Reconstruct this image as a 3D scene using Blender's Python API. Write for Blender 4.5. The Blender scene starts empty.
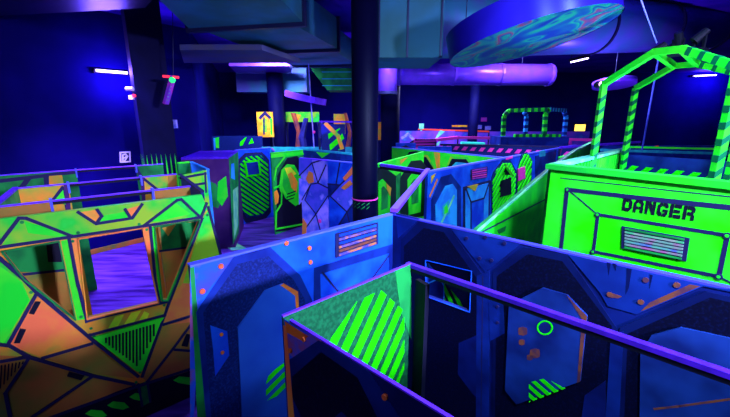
import bpy, bmesh, math, random
from mathutils import Vector, Matrix
from mathutils.geometry import tessellate_polygon
random.seed(7)
SC = bpy.context.scene
COL = SC.collection
# ------------------------------------------------------------------ camera, world, exposure
F = 369.0; CH = 3.1; PIT = math.radians(13.4)
cam_d = bpy.data.cameras.new('camera'); cam = bpy.data.objects.new('camera', cam_d); COL.objects.link(cam)
cam_d.sensor_width = 36; cam_d.lens = F / 730 * 36; cam_d.clip_start = 0.05
cam.location = (0, 0, CH); cam.rotation_euler = (math.pi / 2 - PIT, 0, 0)
SC.camera = cam
w = bpy.data.worlds.new('arena_ambient'); SC.world = w; w.use_nodes = True
w.node_tree.nodes['Background'].inputs[0].default_value = (0.01, 0.02, 0.6, 1)
w.node_tree.nodes['Background'].inputs[1].default_value = 0.10
SC.view_settings.view_transform = 'Standard'; SC.view_settings.look = 'None'
SC.view_settings.gamma = 1; SC.view_settings.use_curve_mapping = False
SC.view_settings.exposure = 0.0
UV = (0.42, 0.42, 1.0)
UVD = (0.12, 0.06, 1.0)

def area(name, loc, aim, sx, sy, power, color=UV, parent=None, spread=180):
    d = bpy.data.lights.new(name, 'AREA'); d.shape = 'RECTANGLE'; d.size = sx; d.size_y = sy
    d.energy = power; d.color = color; d.spread = math.radians(spread)
    o = bpy.data.objects.new(name, d); COL.objects.link(o)
    o.location = loc
    o.rotation_euler = (Vector(aim) - Vector(loc)).to_track_quat('-Z', 'Y').to_euler()
    return o
# bare area lights standing in for the arena's unseen blacklights, no fixtures modelled
area('blacklight_key', (4.2, -2.2, 3.9), (-1.5, 3.2, 1.6), 0.35, 0.35, 450, UV, spread=100)
area('added_fill', (-2.2, -1.6, 4.6), (1.5, 3.0, 1.6), 0.6, 0.6, 44, UV)  # added fill from the left, not a lamp of the arena
area('blacklight_mid', (0.3, 7.6, 4.4), (-0.3, 8.0, 0), 1.6, 0.3, 330)
area('blacklight_midright', (4.6, 8.8, 5.1), (4.6, 9.0, 0), 1.6, 0.3, 620)
area('blacklight_tower', (1.5, 0.2, 4.8), (2.1, 3.6, 2.0), 0.5, 0.3, 170, (0.36, 0.56, 1.0), spread=105)
area('added_ramp_fill', (2.7, 1.8, 4.9), (1.6, 3.7, 2.2), 0.4, 0.3, 75, (0.3, 0.5, 1.0), spread=80)  # added only to brighten the sloping ramp wall
area('blacklight_far', (3.0, 15.5, 5.0), (3.0, 15.6, 0), 5.0, 0.4, 800)
area('blacklight_farleft', (-2.6, 10.8, 5.0), (-2.8, 13.4, 2.6), 2.0, 0.4, 420, UV, spread=130)
area('blacklight_left', (-5.2, 7.2, 4.7), (-5.3, 7.6, 0), 0.8, 0.3, 250, (.36,.22,1), spread=80)
area('blacklight_booths', (-3.4, 4.2, 4.9), (-3.5, 4.9, 0), 0.8, 0.3, 60, UV, spread=110)
area('upward_fill_tower', (3.1, 3.9, 1.75), (2.2, 4.6, 5.0), 0.5, 0.3, 56, (0.30, 0.42, 1.0), spread=120)  # this and the next upward lights are added to brighten disc and ducts
area('upward_fill_far', (5.2, 7.0, 2.3), (5.0, 7.4, 5.5), 0.8, 0.4, 110, (0.30, 0.14, 1.0), spread=130)
area('upward_fill_back', (-1.5, 11.6, 2.6), (-1.6, 11.2, 5.5), 0.8, 0.4, 40, (0.22, 0.10, 1.0), spread=130)
area('upward_fill_maze', (-0.9, 5.4, 1.2), (-1.2, 6.2, 5.0), 0.6, 0.3, 22, (0.26, 0.34, 1.0), spread=120)

# ------------------------------------------------------------------ pixel <-> place
def ray(u, v):
    x = (u - 365) / F; y = (208.5 - v) / F
    return Vector((x, math.cos(PIT) + y * math.sin(PIT), -math.sin(PIT) + y * math.cos(PIT)))
CAM = Vector((0, 0, CH))
def onz(u, v, z):
    r = ray(u, v); return CAM + r * ((z - CH) / r.z)
def ony(u, v, y):
    r = ray(u, v); return CAM + r * (y / r.y)
H = 2.25

# ------------------------------------------------------------------ materials
MATS = {}
def mat(name, c1, c2=None, scale=2.5, rough=0.55, metal=0.0, emit=None, es=0.0, lo=0.42, hi=0.6, c3=None, bump=0.0, spec=0.12):
    m = bpy.data.materials.new(name); m.use_nodes = True; MATS[name] = m
    nt = m.node_tree; b = nt.nodes['Principled BSDF']
    b.inputs['Base Color'].default_value = (*c1, 1); b.inputs['Roughness'].default_value = rough
    b.inputs['Metallic'].default_value = metal
    b.inputs['Specular IOR Level'].default_value = spec
    if emit:
        b.inputs['Emission Color'].default_value = (*emit, 1); b.inputs['Emission Strength'].default_value = es
    if c2:
        tc = nt.nodes.new('ShaderNodeTexCoord'); n = nt.nodes.new('ShaderNodeTexNoise')
        n.inputs['Scale'].default_value = scale; n.inputs['Detail'].default_value = 3
        nt.links.new(tc.outputs['Object'], n.inputs['Vector'])
        r = nt.nodes.new('ShaderNodeValToRGB'); nt.links.new(n.outputs['Fac'], r.inputs['Fac'])
        r.color_ramp.elements[0].position = lo; r.color_ramp.elements[0].color = (*c1, 1)
        r.color_ramp.elements[1].position = hi; r.color_ramp.elements[1].color = (*c2, 1)
        if c3:
            e = r.color_ramp.elements.new(min(0.98, hi + (hi - lo) * 0.6)); e.color = (*c3, 1)
        nt.links.new(r.outputs['Color'], b.inputs['Base Color'])
        if bump:
            bp = nt.nodes.new('ShaderNodeBump'); bp.inputs['Strength'].default_value = bump
            nt.links.new(n.outputs['Fac'], bp.inputs['Height']); nt.links.new(bp.outputs['Normal'], b.inputs['Normal'])
    return m
BLACK = mat('black_paint', (0.004, 0.004, 0.014), rough=0.6, spec=0.15)
INK = mat('navy_ink', (0.012, 0.010, 0.06), rough=0.6, spec=0.2)
GREEN = mat('fluo_green', (0.01, 0.88, 0.02), (0.06, 0.95, 0.02), 3)
LIME = mat('lime_stripe', (0.02, 1.0, 0.0), (0.01, 0.96, 0.0), 4)
YEL = mat('yellow_stripe', (0.95, 0.95, 0.02), (0.5, 0.95, 0.02), 5)
TGREEN = mat('tower_green', (0.02, 0.95, 0.0), (0.04, 0.78, 0.03), 2.2, lo=.4, hi=.7)
DARKG = mat('dark_green_stripe', (0.0, 0.13, 0.04))
DGREEN = mat('dark_green', (0.012, 0.34, 0.045), (0.006, 0.16, 0.03), 3)
RAMPG = mat('ramp_green', (0.02, 0.92, 0.01), (0.01, 0.50, 0.03), 1.6, lo=.38, hi=.62)
GRAIN = mat('deep_green_speckled', (0.004, 0.085, 0.022), (0.008, 0.16, 0.04), 45, lo=.4, hi=.65)
ORG = mat('orange_airbrush', (1.0, 0.30, 0.02), (0.42, 0.46, 0.03), 3.2, lo=.40, hi=.62, c3=(0.10, 0.62, 0.04))
RUST = mat('rust_orange', (0.90, 0.20, 0.02), (0.60, 0.10, 0.03), 9)
ORGR = mat('salmon_airbrush', (1.0, 0.20, 0.05), (0.95, 0.36, 0.03), 3.5, lo=.38, hi=.62, c3=(0.50, 0.42, 0.03))
BROWN = mat('brown_airbrush', (0.62, 0.20, 0.03), (0.34, 0.24, 0.025), 2.6, lo=.4, hi=.62, c3=(0.10, 0.28, 0.04))
YGREEN = mat('yellow_green_airbrush', (0.34, 0.62, 0.02), (0.02, 0.72, 0.03), 3.0, lo=.40, hi=.58, c3=(0.02, 0.80, 0.06))
BLUE = mat('blue_airbrush', (0.005, 0.045, 0.52), (0.010, 0.13, 0.76), 3.0, lo=.38, hi=.66)
BLUED = mat('deep_blue_paint', (0.003, 0.012, 0.13), (0.006, 0.028, 0.22), 3.0)
BLUEP = mat('blue_violet_speckle', (0.05, 0.06, 0.52), (0.01, 0.10, 0.66), 5.0, c3=(0.30, 0.08, 0.22), lo=.35, hi=.5)
NAVY = mat('navy_speckle', (0.003, 0.010, 0.085), (0.008, 0.03, 0.19), 70, lo=.45, hi=.75)
PITCH = mat('shaded_navy_speckle', (0.0006, 0.001, 0.012), (0.002, 0.005, 0.04), 70, lo=.5, hi=.8)  # near-black copy of the navy speckle, shade put into the colour
PANE = mat('blue_pane_airbrush', (0.010, 0.05, 0.36), (0.02, 0.11, 0.50), 1.8, lo=.36, hi=.62)
CYAN = mat('cyan_airbrush', (0.03, 0.40, 0.80), (0.02, 0.20, 0.70), 3)
TEAL = mat('teal_paint', (0.02, 0.50, 0.45), (0.02, 0.30, 0.42), 5)
LILAC = mat('lilac_airbrush', (0.40, 0.32, 0.85), (0.10, 0.14, 0.72), 3.4, lo=.38, hi=.60, c3=(0.04, 0.07, 0.55))
PINK = mat('fluo_pink', (1.0, 0.05, 0.42), rough=.5)
MAG = mat('magenta_paint', (0.55, 0.03, 0.42), (0.22, 0.04, 0.50), 4)
CAP = mat('violet_white_edge', (0.17, 0.04, 0.88), rough=.5)
SALM = mat('faded_salmon', (0.50, 0.16, 0.06), (0.08, 0.06, 0.30), 14)
LILA = mat('pale_lilac_facet', (0.50, 0.34, 0.95), (0.14, 0.18, 0.85), 4.0)
LILB = mat('deep_lilac_facet', (0.12, 0.10, 0.70), (0.06, 0.10, 0.60), 4.0, c3=(.4,.3,.9))
SLG = mat('muted_green_slat', (0.08, 0.42, 0.16), (0.30, 0.30, 0.22), 16)
SLM = mat('muted_magenta_slat', (0.40, 0.10, 0.22), (0.16, 0.30, 0.20), 14)
SLB = mat('muted_blue_slat', (0.10, 0.12, 0.36), (0.12, 0.36, 0.2), 14)
RUSTD = mat('faded_rust', (0.22, 0.06, 0.025), (0.10, 0.03, 0.05), 12)
CAPB = mat('blue_edge', (0.10, 0.13, 0.80), rough=.5)
PURP = mat('purple_laminate', (0.10, 0.015, 0.60), (0.07, 0.012, 0.44), 12)
PLUM = mat('dark_plum_paint', (0.055, 0.010, 0.10), (0.08, 0.02, 0.12), 2)
STEEL = mat('galvanised_steel', (0.02, 0.11, 0.11), (0.02, 0.14, 0.20), 1.3, rough=.55)
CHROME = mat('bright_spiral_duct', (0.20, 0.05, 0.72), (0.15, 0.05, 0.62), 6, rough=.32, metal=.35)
DARKST = mat('dark_steel', (0.012, 0.014, 0.05), rough=.4, metal=.3)
DUCTB = mat('brownish_duct_skin', (0.07, 0.07, 0.12), (0.05, 0.06, 0.16), 2, rough=.6)
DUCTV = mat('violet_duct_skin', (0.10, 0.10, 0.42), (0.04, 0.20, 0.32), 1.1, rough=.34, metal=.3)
WALLB = mat('blue_black_wall', (0.0012, 0.0006, 0.065), (0.003, 0.001, 0.10), 0.6, rough=.8, spec=.04)
WALLF = mat('far_dark_wall', (0.002, 0.002, 0.09), (0.004, 0.003, 0.15), 0.4, rough=.85, spec=.04)
CEILM = mat('dark_ceiling', (0.03, 0.008, 0.30), (0.07, 0.01, 0.42), 0.9, rough=.85, spec=.04)
COLM = mat('dark_column_paint', (0.001, 0.001, 0.028), (0.002, 0.002, 0.045), 1.5, rough=.6, spec=.06)
COLN = mat('near_black_column', (0.001, 0.001, 0.014), rough=.5, spec=.1)
WHITE = mat('white_plastic', (0.8, 0.75, 0.85))
BODY = mat('black_housing', (0.01, 0.01, 0.02), rough=.4)
TUBE = mat('blacklight_tube', (0.6, 0.5, 1), emit=(0.62, 0.50, 1.0), es=9)
YTUBE = mat('warm_lamp_glass', (1, .7, .2), emit=(1.0, 0.62, 0.08), es=2.2)
REDL = mat('red_indicator', (1, .02, .05), emit=(1, .03, .08), es=1.6)
GRNL = mat('green_indicator', (.02, 1, .2), emit=(.03, 1, .2), es=1.2)
TLIT = mat('teal_lit_strip', (.05, .9, .6), emit=(.02, .55, .38), es=0.8)
ORGL = mat('fluo_orange', (1.0, 0.30, 0.01), (1.0, 0.55, 0.02), 6)
RED = mat('fluo_red', (1.0, 0.07, 0.03))
PALEG = mat('pale_green_mist', (0.25, 0.80, 0.30), (0.10, 0.55, 0.30), 4)
# floor: dark with violet fluff and streaks
fm = mat('arena_floor', (0.02, 0.012, 0.06), rough=.38)
def floor_nodes():
    nt = fm.node_tree; b = nt.nodes['Principled BSDF']
    tc = nt.nodes.new('ShaderNodeTexCoord'); mp = nt.nodes.new('ShaderNodeMapping')
    mp.inputs['Rotation'].default_value = (0, 0, math.radians(-30)); mp.inputs['Scale'].default_value = (0.7, 5, 1)
    n = nt.nodes.new('ShaderNodeTexNoise'); n.inputs['Scale'].default_value = 1.4; n.inputs['Detail'].default_value = 5
    r = nt.nodes.new('ShaderNodeValToRGB')
    e = r.color_ramp.elements; e[0].position = .38; e[0].color = (0.03, 0.006, 0.13, 1); e[1].position = .74; e[1].color = (0.15, 0.06, 0.50, 1)
    nt.links.new(tc.outputs['Object'], mp.inputs[0]); nt.links.new(mp.outputs[0], n.inputs['Vector'])
    nt.links.new(n.outputs['Fac'], r.inputs[0]); nt.links.new(r.outputs[0], b.inputs['Base Color'])
floor_nodes()

# ------------------------------------------------------------------ mesh helpers
class MB:
    def __init__(s): s.v = []; s.f = []; s.m = []; s.mats = []
    def mi(s, m):
        if m not in s.mats: s.mats.append(m)
        return s.mats.index(m)
    def add(s, vs, fs, m):
        k = len(s.v); s.v += [Vector(p) for p in vs]; i = s.mi(m)
        for f in fs: s.f.append([k + j for j in f]); s.m.append(i)
    def box(s, a, b, m):
        x0, y0, z0 = a; x1, y1, z1 = b
        s.add([(x0,y0,z0),(x1,y0,z0),(x1,y1,z0),(x0,y1,z0),(x0,y0,z1),(x1,y0,z1),(x1,y1,z1),(x0,y1,z1)],
              [(3,2,1,0),(4,5,6,7),(0,1,5,4),(1,2,6,5),(2,3,7,6),(3,0,4,7)], m)
    def obox(s, c, d, l, wd, z0, z1, m):
        """box along horizontal direction d, centred at c, length l, width wd"""
        d = Vector((d[0], d[1], 0)).normalized(); n = Vector((d.y, -d.x, 0)); c = Vector((c[0], c[1], 0))
        q = [c - d*l/2 + n*wd/2, c + d*l/2 + n*wd/2, c + d*l/2 - n*wd/2, c - d*l/2 - n*wd/2]
        s.add([p + Vector((0,0,z0)) for p in q] + [p + Vector((0,0,z1)) for p in q],
              [(3,2,1,0),(4,5,6,7),(0,1,5,4),(1,2,6,5),(2,3,7,6),(3,0,4,7)], m)
    def beam(s, a, b, wx, wz, m, up=(0,0,1)):
        a = Vector(a); b = Vector(b); d = (b-a).normalized(); up = Vector(up)
        if abs(d.dot(up)) > .95: up = Vector((0,1,0))
        x = d.cross(up).normalized(); y = x.cross(d).normalized()
        vs = []
        for p in (a, b):
            for i, j in ((-1,-1),(1,-1),(1,1),(-1,1)): vs.append(p + x*i*wx/2 + y*j*wz/2)
        s.add(vs, [(0,1,2,3),(7,6,5,4),(0,4,5,1),(1,5,6,2),(2,6,7,3),(3,7,4,0)], m)
    def tube(s, a, b, r, m, n=16, r2=None, caps=True):
        a = Vector(a); b = Vector(b); d = (b-a).normalized(); r2 = r if r2 is None else r2
        up = Vector((0,0,1)) if abs(d.z) < .9 else Vector((0,1,0))
        x = d.cross(up).normalized(); y = x.cross(d)
        vs = [a + (x*math.cos(2*math.pi*k/n) + y*math.sin(2*math.pi*k/n))*r for k in range(n)]
        vs += [b + (x*math.cos(2*math.pi*k/n) + y*math.sin(2*math.pi*k/n))*r2 for k in range(n)]
        fs = [(k, (k+1)%n, n+(k+1)%n, n+k) for k in range(n)]
        if caps: fs += [tuple(range(n-1,-1,-1)), tuple(range(n, 2*n))]
        s.add(vs, fs, m)
    def prism(s, outer, holes, place, t0, t1, m, mb=None):
        """2D outline (with holes) to a slab; place(x,y,t) -> 3D"""
        loops = [outer] + list(holes)
        flat = [p for l in loops for p in l]
        tris = tessellate_polygon([[Vector((p[0], p[1], 0)) for p in l] for l in loops])
        k = len(flat)
        vs = [place(p[0], p[1], t1) for p in flat] + [place(p[0], p[1], t0) for p in flat]
        s.add(vs[:], [tuple(t) for t in tris], m)
        b = len(s.v) - len(vs)
        im = s.mi(mb or m)
        for t in tris: s.f.append([b + k + t[2], b + k + t[1], b + k + t[0]]); s.m.append(im)
        o = 0
        for l in loops:
            q = len(l)
            for i in range(q):
                s.f.append([b+o+i, b+o+(i+1)%q, b+k+o+(i+1)%q, b+k+o+i]); s.m.append(im)
            o += q
    def build(s, name, parent=None, smooth=False, origin=None, fix=True):
        me = bpy.data.meshes.new(name)
        org = Vector(origin) if origin is not None else (ROOTS[parent.name] if parent else Vector((0,0,0)))
        me.from_pydata([v - org for v in s.v], [], s.f)
        for m in s.mats: me.materials.append(m)
        for p, i in zip(me.polygons, s.m): p.material_index = i
        if fix:
            bm = bmesh.new(); bm.from_mesh(me); bmesh.ops.recalc_face_normals(bm, faces=bm.faces); bm.to_mesh(me); bm.free()
        if smooth:
            for p in me.polygons: p.use_smooth = len(p.vertices) == 4
        o = bpy.data.objects.new(name, me); COL.objects.link(o)
        if parent: o.parent = parent; ROOTS[o.name] = org
        else: o.location = org; ROOTS[o.name] = org
        return o
ROOTS = {}
def tag(o, label, cat, group=None, kind=None):
    if label: o['label'] = label
    if cat: o['category'] = cat
    if group: o['group'] = group
    o['kind'] = kind or 'thing'
    return o
def thing(name, loc, label, cat, group=None):
    o = bpy.data.objects.new(name, None); COL.objects.link(o); o.location = loc; o.empty_display_size = .1
    ROOTS[o.name] = Vector(loc); return tag(o, label, cat, group)
def struct(o): o['kind'] = 'structure'; return o
def clip(poly, a, b, c):
    """keep a*x+b*y<=c"""
    out = []
    for i in range(len(poly)):
        p, q = poly[i], poly[(i+1) % len(poly)]
        fp = a*p[0]+b*p[1]-c; fq = a*q[0]+b*q[1]-c
        if fp <= 0: out.append(p)
        if fp*fq < 0:
            t = fp/(fp-fq); out.append((p[0]+(q[0]-p[0])*t, p[1]+(q[1]-p[1])*t))
    return out

class Wall:
    """upright board between two plan points; s runs left to right as seen, z is height"""
    def __init__(s, a, b, label, cat='maze wall', name='maze_panel', t=0.04, z0=0.0, h=H, group=None):
        s.a = Vector((a[0], a[1], 0)); b = Vector((b[0], b[1], 0)); s.L = (b-s.a).length
        s.d = (b-s.a).normalized(); s.n = Vector((s.d.y, -s.d.x, 0)); s.t = t; s.h = h; s.z0 = z0
        s.root = thing(name, s.a + s.d*s.L/2 + Vector((0,0,z0)), label, cat, group)
        s.mb = MB(); s.k = 0
    def place(s, x, z, t): return s.a + s.d*x + s.n*t + Vector((0,0,z))
    def px(s, u, v):
        r = ray(u, v); t = (s.a - CAM).dot(s.n) / r.dot(s.n); p = CAM + r*t
        return ((p - s.a).dot(s.d), p.z)
    def P(s, pts): return [s.px(*p) for p in pts]
    def board(s, m, outer=None, holes=(), mb=None, over=0.0):
        outer = outer or [(-over, s.z0), (s.L+over, s.z0), (s.L+over, s.h), (-over, s.h)]
        s.mb.prism(outer, holes, s.place, -s.t, 0, m, mb)
    def poly(s, m, pts, pixel=True, lift=None, to=None, holes=()):
        pts = s.P(pts) if pixel else pts
        holes = [s.P(h) if pixel else h for h in holes]
        s.k += 1
        (to or s.mb).prism(pts, holes, s.place, -0.001, lift or (0.002 + 0.00035*s.k), m)
    def line(s, m, pts, wd=0.03, pixel=True, lift=None, to=None, closed=False):
        pts = [Vector(p) for p in (s.P(pts) if pixel else pts)]
        if closed: pts.append(pts[0])
        s.k += 1
        for p, q in zip(pts, pts[1:]):
            e = (q-p)
            if e.length < 1e-5: continue
            e.normalize(); n = Vector((-e.y, e.x))*wd/2; e = e*wd*.35
            s.mb_(to).prism([tuple(p-n-e), tuple(q-n+e), tuple(q+n+e), tuple(p+n-e)], (), s.place, -0.001, lift or (0.002+0.00035*s.k), m)
            s.k += .07
    def mb_(s, to): return to or s.mb
    def stripes(s, m, region, ang, period, duty=.5, pixel=True, lift=None, to=None, phase=0):
        reg = s.P(region) if pixel else region
        a, b = -math.sin(ang), math.cos(ang)
        vals = [a*p[0]+b*p[1] for p in reg]; k = math.floor(min(vals)/period)-1; s.k += 1
        while k*period < max(vals):
            lo = (k+phase)*period; hi = lo+period*duty; k += 1
            q = clip(clip(reg, a, b, hi), -a, -b, -lo)
            if len(q) > 2: (to or s.mb).prism(q, (), s.place, -0.001, lift or (0.002+0.00035*s.k), m)
    def bolt(s, pts, m=RUST, r=.018):
        for p in pts:
            c = s.px(*p); s.k += .1
            s.mb.prism([(c[0]+r*math.cos(a*math.pi/4), c[1]+r*math.sin(a*math.pi/4)) for a in range(8)], (), s.place, -.001, .012, m)
    def vent(s, quad, rows, mf, ms, pixel=True, name='vent_grille', fw=.02):
        q = s.P(quad) if pixel else quad   # tl, tr, br, bl
        v = MB(); v.prism(q, (), s.place, -.001, .012, mf)
        def L(a, b, t): return (a[0]+(b[0]-a[0])*t, a[1]+(b[1]-a[1])*t)
        for i in range(rows):
            t0 = (i+.35)/(rows+.2); t1 = t0+.55/rows
            p = [L(L(q[0],q[3],t0), L(q[1],q[2],t0), .06), L(L(q[0],q[3],t0), L(q[1],q[2],t0), .94),
                 L(L(q[0],q[3],t1), L(q[1],q[2],t1), .94), L(L(q[0],q[3],t1), L(q[1],q[2],t1), .06)]
            v.prism(p, (), s.place, .012, .022, ms[i % len(ms)])
        return v.build(name, s.root)
    def cap(s, m=CAP, wd=None, h=.022, x0=0, x1=None, name='edge_strip', ov=.006):
        x1 = s.L if x1 is None else x1; wd = wd or s.t+.012; c = MB()
        q = [(x0, s.h-.001), (x1, s.h-.001), (x1, s.h+h), (x0, s.h+h)]
        c.prism(q, (), s.place, -s.t-ov, ov, m); c.build(name, s.root)
    def octagon(s, x0, x1, z0, z1, cut, m, lift=None, to=None):
        c = cut
        s.poly(m, [(x0+c,z0),(x1-c,z0),(x1,z0+c),(x1,z1-c),(x1-c,z1),(x0+c,z1),(x0,z1-c),(x0,z0+c)], pixel=False, lift=lift, to=to)
    def done(s, name='board'):
        return s.mb.build(name, s.root)
def wpx(p, q, label, h=H, **k): return Wall(onz(*p, h), onz(*q, h), label, h=h, **k)

# ------------------------------------------------------------------ room shell
CZ = 5.5
def slab(name, a, b, m):
    mb = MB(); mb.box(a, b, m); return struct(mb.build(name))
slab('floor', (-14, -5, -.1), (22, 24, 0), fm)
slab('ceiling', (-14, -5, CZ), (22, 24, CZ+.1), CEILM)
def struct_wall(name, a, b, m, h=CZ, t=.2):
    mb = MB(); a = Vector(a); b = Vector(b); d = (b-a).normalized(); n = Vector((d.y, -d.x))
    c = (a+b)/2 - n*t/2
    mb.obox(c, d, (b-a).length, t, 0, h, m); return struct(mb.build(name))
struct_wall('wall_left', (-12.6, -.45), (-4.75, 10.8), WALLB)
struct_wall('wall_side', (-4.75, 10.8), (-7.5, 20), WALLF)
struct_wall('wall_back', (-7.5, 20), (19, 20), WALLF)
struct_wall('wall_right', (19, 20), (19, -4), WALLF)
# skirting along the left wall
mb = MB(); a = Vector((-12.6, -.45)); b = Vector((-4.75, 10.8)); d = (b-a).normalized(); n = Vector((d.y, -d.x))
mb.obox((a+b)/2 + n*.012, d, (b-a).length-.1, .02, 0.001, .12, BROWN); struct(mb.build('baseboard_left'))
# viewing platform parapet in front of the camera
mb = MB(); mb.box((-3.2, .22, 0), (3.0, .30, 2.56), PLUM)
o = mb.build('platform_parapet', origin=(0, .26, 0)); struct(o)

# ------------------------------------------------------------------ A : blue wall on the left
A0 = onz(190, 267, H); A1 = onz(393, 215, H); B1 = onz(730, 290, H)
W = Wall(A0, A1, 'blue maze wall with rusty bolts, orange-slatted vent and large dark octagon, left of the corner')
W.board(BLUE, mb=BLUED)
W.poly(BLUEP, [(190,267),(236,255),(200,300),(194,417),(190,417)])
W.poly(DGREEN, [(190,267),(194,266),(199,330),(207,430),(198,430)])
W.poly(BLUED, [(196,312),(233,257),(270,247),(300,275),(312,300),(314,430),(207,430)])
W.poly(NAVY, [(203,312),(237,264),(268,256),(293,279),(305,300),(307,430),(212,430)])
W.poly(BLUE, [(210,325),(227,331),(229,355),(215,376),(213,350)]); W.bolt([(221,334),(222,352)], RUST, .012)
W.poly(BLUED, [(314,268),(396,243),(396,251),(320,274),(323,430),(312,430)])
W.line(INK, [(322,272),(345,300)], .015); W.line(INK, [(390,254),(370,281)], .015)
W.poly(BLUED, [(389,247),(396,245),(396,430),(389,430)])
W.bolt([(220.5,266),(202,291),(286,243),(309,248),(310,262)])
W.vent([(335,233.6),(377,222.3),(377,243.6),(335,257.5)], 6, INK, [BLUE, SALM, BLUE, SALM, RUSTD, SALM])
p = MB(); W.poly(PANE, [(237,327),(264,290),(282,283),(297,291),(299,330),(300,430),(242,430)], to=p, lift=.014)
W.poly(RUST, [(279,284.5),(283,283),(297,291),(298,309),(295,309),(294,295),(283,287)], to=p, lift=.015)
W.stripes(LIME, [(265,382),(268,373),(283,362),(287,390),(265,400)], math.radians(24), .085, .5, to=p, lift=.016)
p.build('octagon_panel', W.root)
W.cap(CAPB, h=.012); W.done()

SEAMC = mat('blue_edge_dim', (0.06, 0.05, 0.50))
# ------------------------------------------------------------------ B : long dark blue wall to the right
W = Wall(A1, B1 + (B1-A1).normalized()*.9, 'long dark blue maze wall with three octagons and a small open hatch')
hole = W.P([(426,260),(472,271),(470,312),(426,296)])
BL = MATS['deep_blue_paint']
B2 = mat('shaded_mid_blue', (0.002, 0.006, 0.07), (0.003, 0.012, 0.12), 3)  # blues darkened for walls turned from the key, shade put into the colour
B3 = mat('shaded_panel_blue', (0.002, 0.010, 0.10), (0.005, 0.030, 0.23), 2.5, lo=.4, hi=.66)
PANEB = mat('shaded_blue_pane', (0.003, 0.012, 0.09), (0.010, 0.045, 0.24), 2.6, lo=.38, hi=.64)  # darker copy of the octagon pane, shade put into the colour
SEAMB = mat('dark_seam_blue', (0.001, 0.004, 0.045), (0.002, 0.008, 0.07), 3)
W.board(B2, holes=[hole], mb=BLUED)
def band(outer, mat_o, holes=()): W.poly(mat_o, outer, holes=holes)
W.poly(B3, [(396,213),(420,218.5),(398,238)])
W.poly(SEAMB, [(401,240),(420,220.5),(448,226),(485,278),(485,430),(401,430)], holes=[[(426,260),(472,271),(470,312),(426,296)]])
W.poly(PITCH, [(404,246),(424,228),(444,232),(477,278),(477,430),(404,430)], holes=[[(426,260),(472,271),(470,312),(426,296)]])
W.poly(B3, [(449,226),(522,243),(489,269),(485,272)]); W.bolt([(467,238),(486,237),(480,258),(492,260),(505,243)], INK, .014)
W.poly(B2, [(459,343),(477,335),(477,397),(473,394),(458,374)])
W.poly(B3, [(477,276),(490,270),(489,430),(476,430)]); W.line(INK, [(483,276),(481,430)], .008)
W.poly(SEAMB, [(493,272),(524,247),(567,254),(617,328),(612,430),(492,430)])
W.poly(PITCH, [(497,276),(528,254),(562.5,261),(612,326),(607,430),(495,430)])
W.poly(B3, [(489,300),(503.5,298),(505,333),(490,341)]); W.bolt([(498,306),(498,322)], INK, .012)
W.poly(B3, [(568,254),(800,306),(800,296),(703,286),(637,314),(608,306),(600,292)])
W.poly(RUSTD, [(641,311),(700,286),(690,284),(650,302)])
for q in ([(607,262),(611,263),(609,275)], [(627,268),(632,269),(629,288),(626,294)], [(650,274),(653,275),(650,288)], [(613,263),(617,264),(616,270)]): W.poly(SEAMB, q)
W.bolt([(646,279.5),(677,284.5),(610,294),(641,301.5)], RUSTD, .016)
W.poly(RUSTD, [(610,292),(622,296),(618,298),(609,297)])
W.poly(SEAMB, [(620,327),(706,291),(800,312),(800,430),(616,430)])
W.poly(PITCH, [(628,333),(710,297),(800,318),(800,430),(624,430)])
W.poly(B3, [(611,336),(624,330),(619,430),(605,430)])
W.poly(B2, [(585,395),(606,380),(606,430),(580,430)])
p = MB(); W.poly(PANEB, [(510,304),(543.5,287),(568,294),(588,315),(581,380),(517.5,403),(506,389)], to=p, lift=.022)
W.poly(RUSTD, [(568,294.5),(588,315),(586,330),(581,380),(578,381),(583,318)], to=p, lift=.0235)
for cx, cy, r in ((524,330,4.5),(523,341,3),(536,352,5),(531,356,3)): W.poly(RUSTD, [(cx+r*math.cos(a*.785)*(1+.3*(a%2)), cy+r*math.sin(a*.785)) for a in range(8)], to=p, lift=.0232)
rg = [(546+7.2*math.cos(a*math.pi/12), 326.5+6.6*math.sin(a*math.pi/12)) for a in range(24)]
W.line(LIME, rg, .010, to=p, lift=.024, closed=True)
W.stripes(LIME, [(530,381),(547,376.5),(566,387),(530,401)], math.radians(-24), .062, .5, to=p, lift=.024)
p.build('octagon_panel', W.root)
p = MB(); W.poly(PANEB, [(641,352),(652,334),(681,326),(800,352),(800,430),(640,430)], to=p, lift=.022)
W.line(RUSTD, [(655,407),(680,404),(730,397)], .012, to=p, lift=.023)
p.build('octagon_panel', W.root)
p = MB(); W.line(BLUE, [(426,260),(472,271),(470,312),(426,296)], .004, to=p, lift=.012, closed=True); p.build('hatch_frame', W.root)
W.cap(SEAMC, h=.010); W.done(); WB = W
# striped barrier seen through the hatch
q0 = onz(426, 258, H); dB = (B1-A1).normalized(); nB = Vector((dB.y, -dB.x, 0))
c = q0 - nB*.45
c = WB.place(*WB.px(426,260), 0) - nB*1.6
W = Wall(c - dB*1.6, c + dB*.3, 'green and black striped board seen through the small hatch in the blue wall', h=1.75)
W.board(PITCH)
W.poly(BLUED, [(420,250),(444,258),(444,310),(420,300)]); W.line(CYAN, [(424,285),(440,278),(446,290)], .02); W.line(CYAN, [(444,262),(444,310)], .015)
W.stripes(LIME, [(444,245),(480,256),(480,330),(444,315)], math.radians(-56), .115, .52)
W.done()

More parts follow.
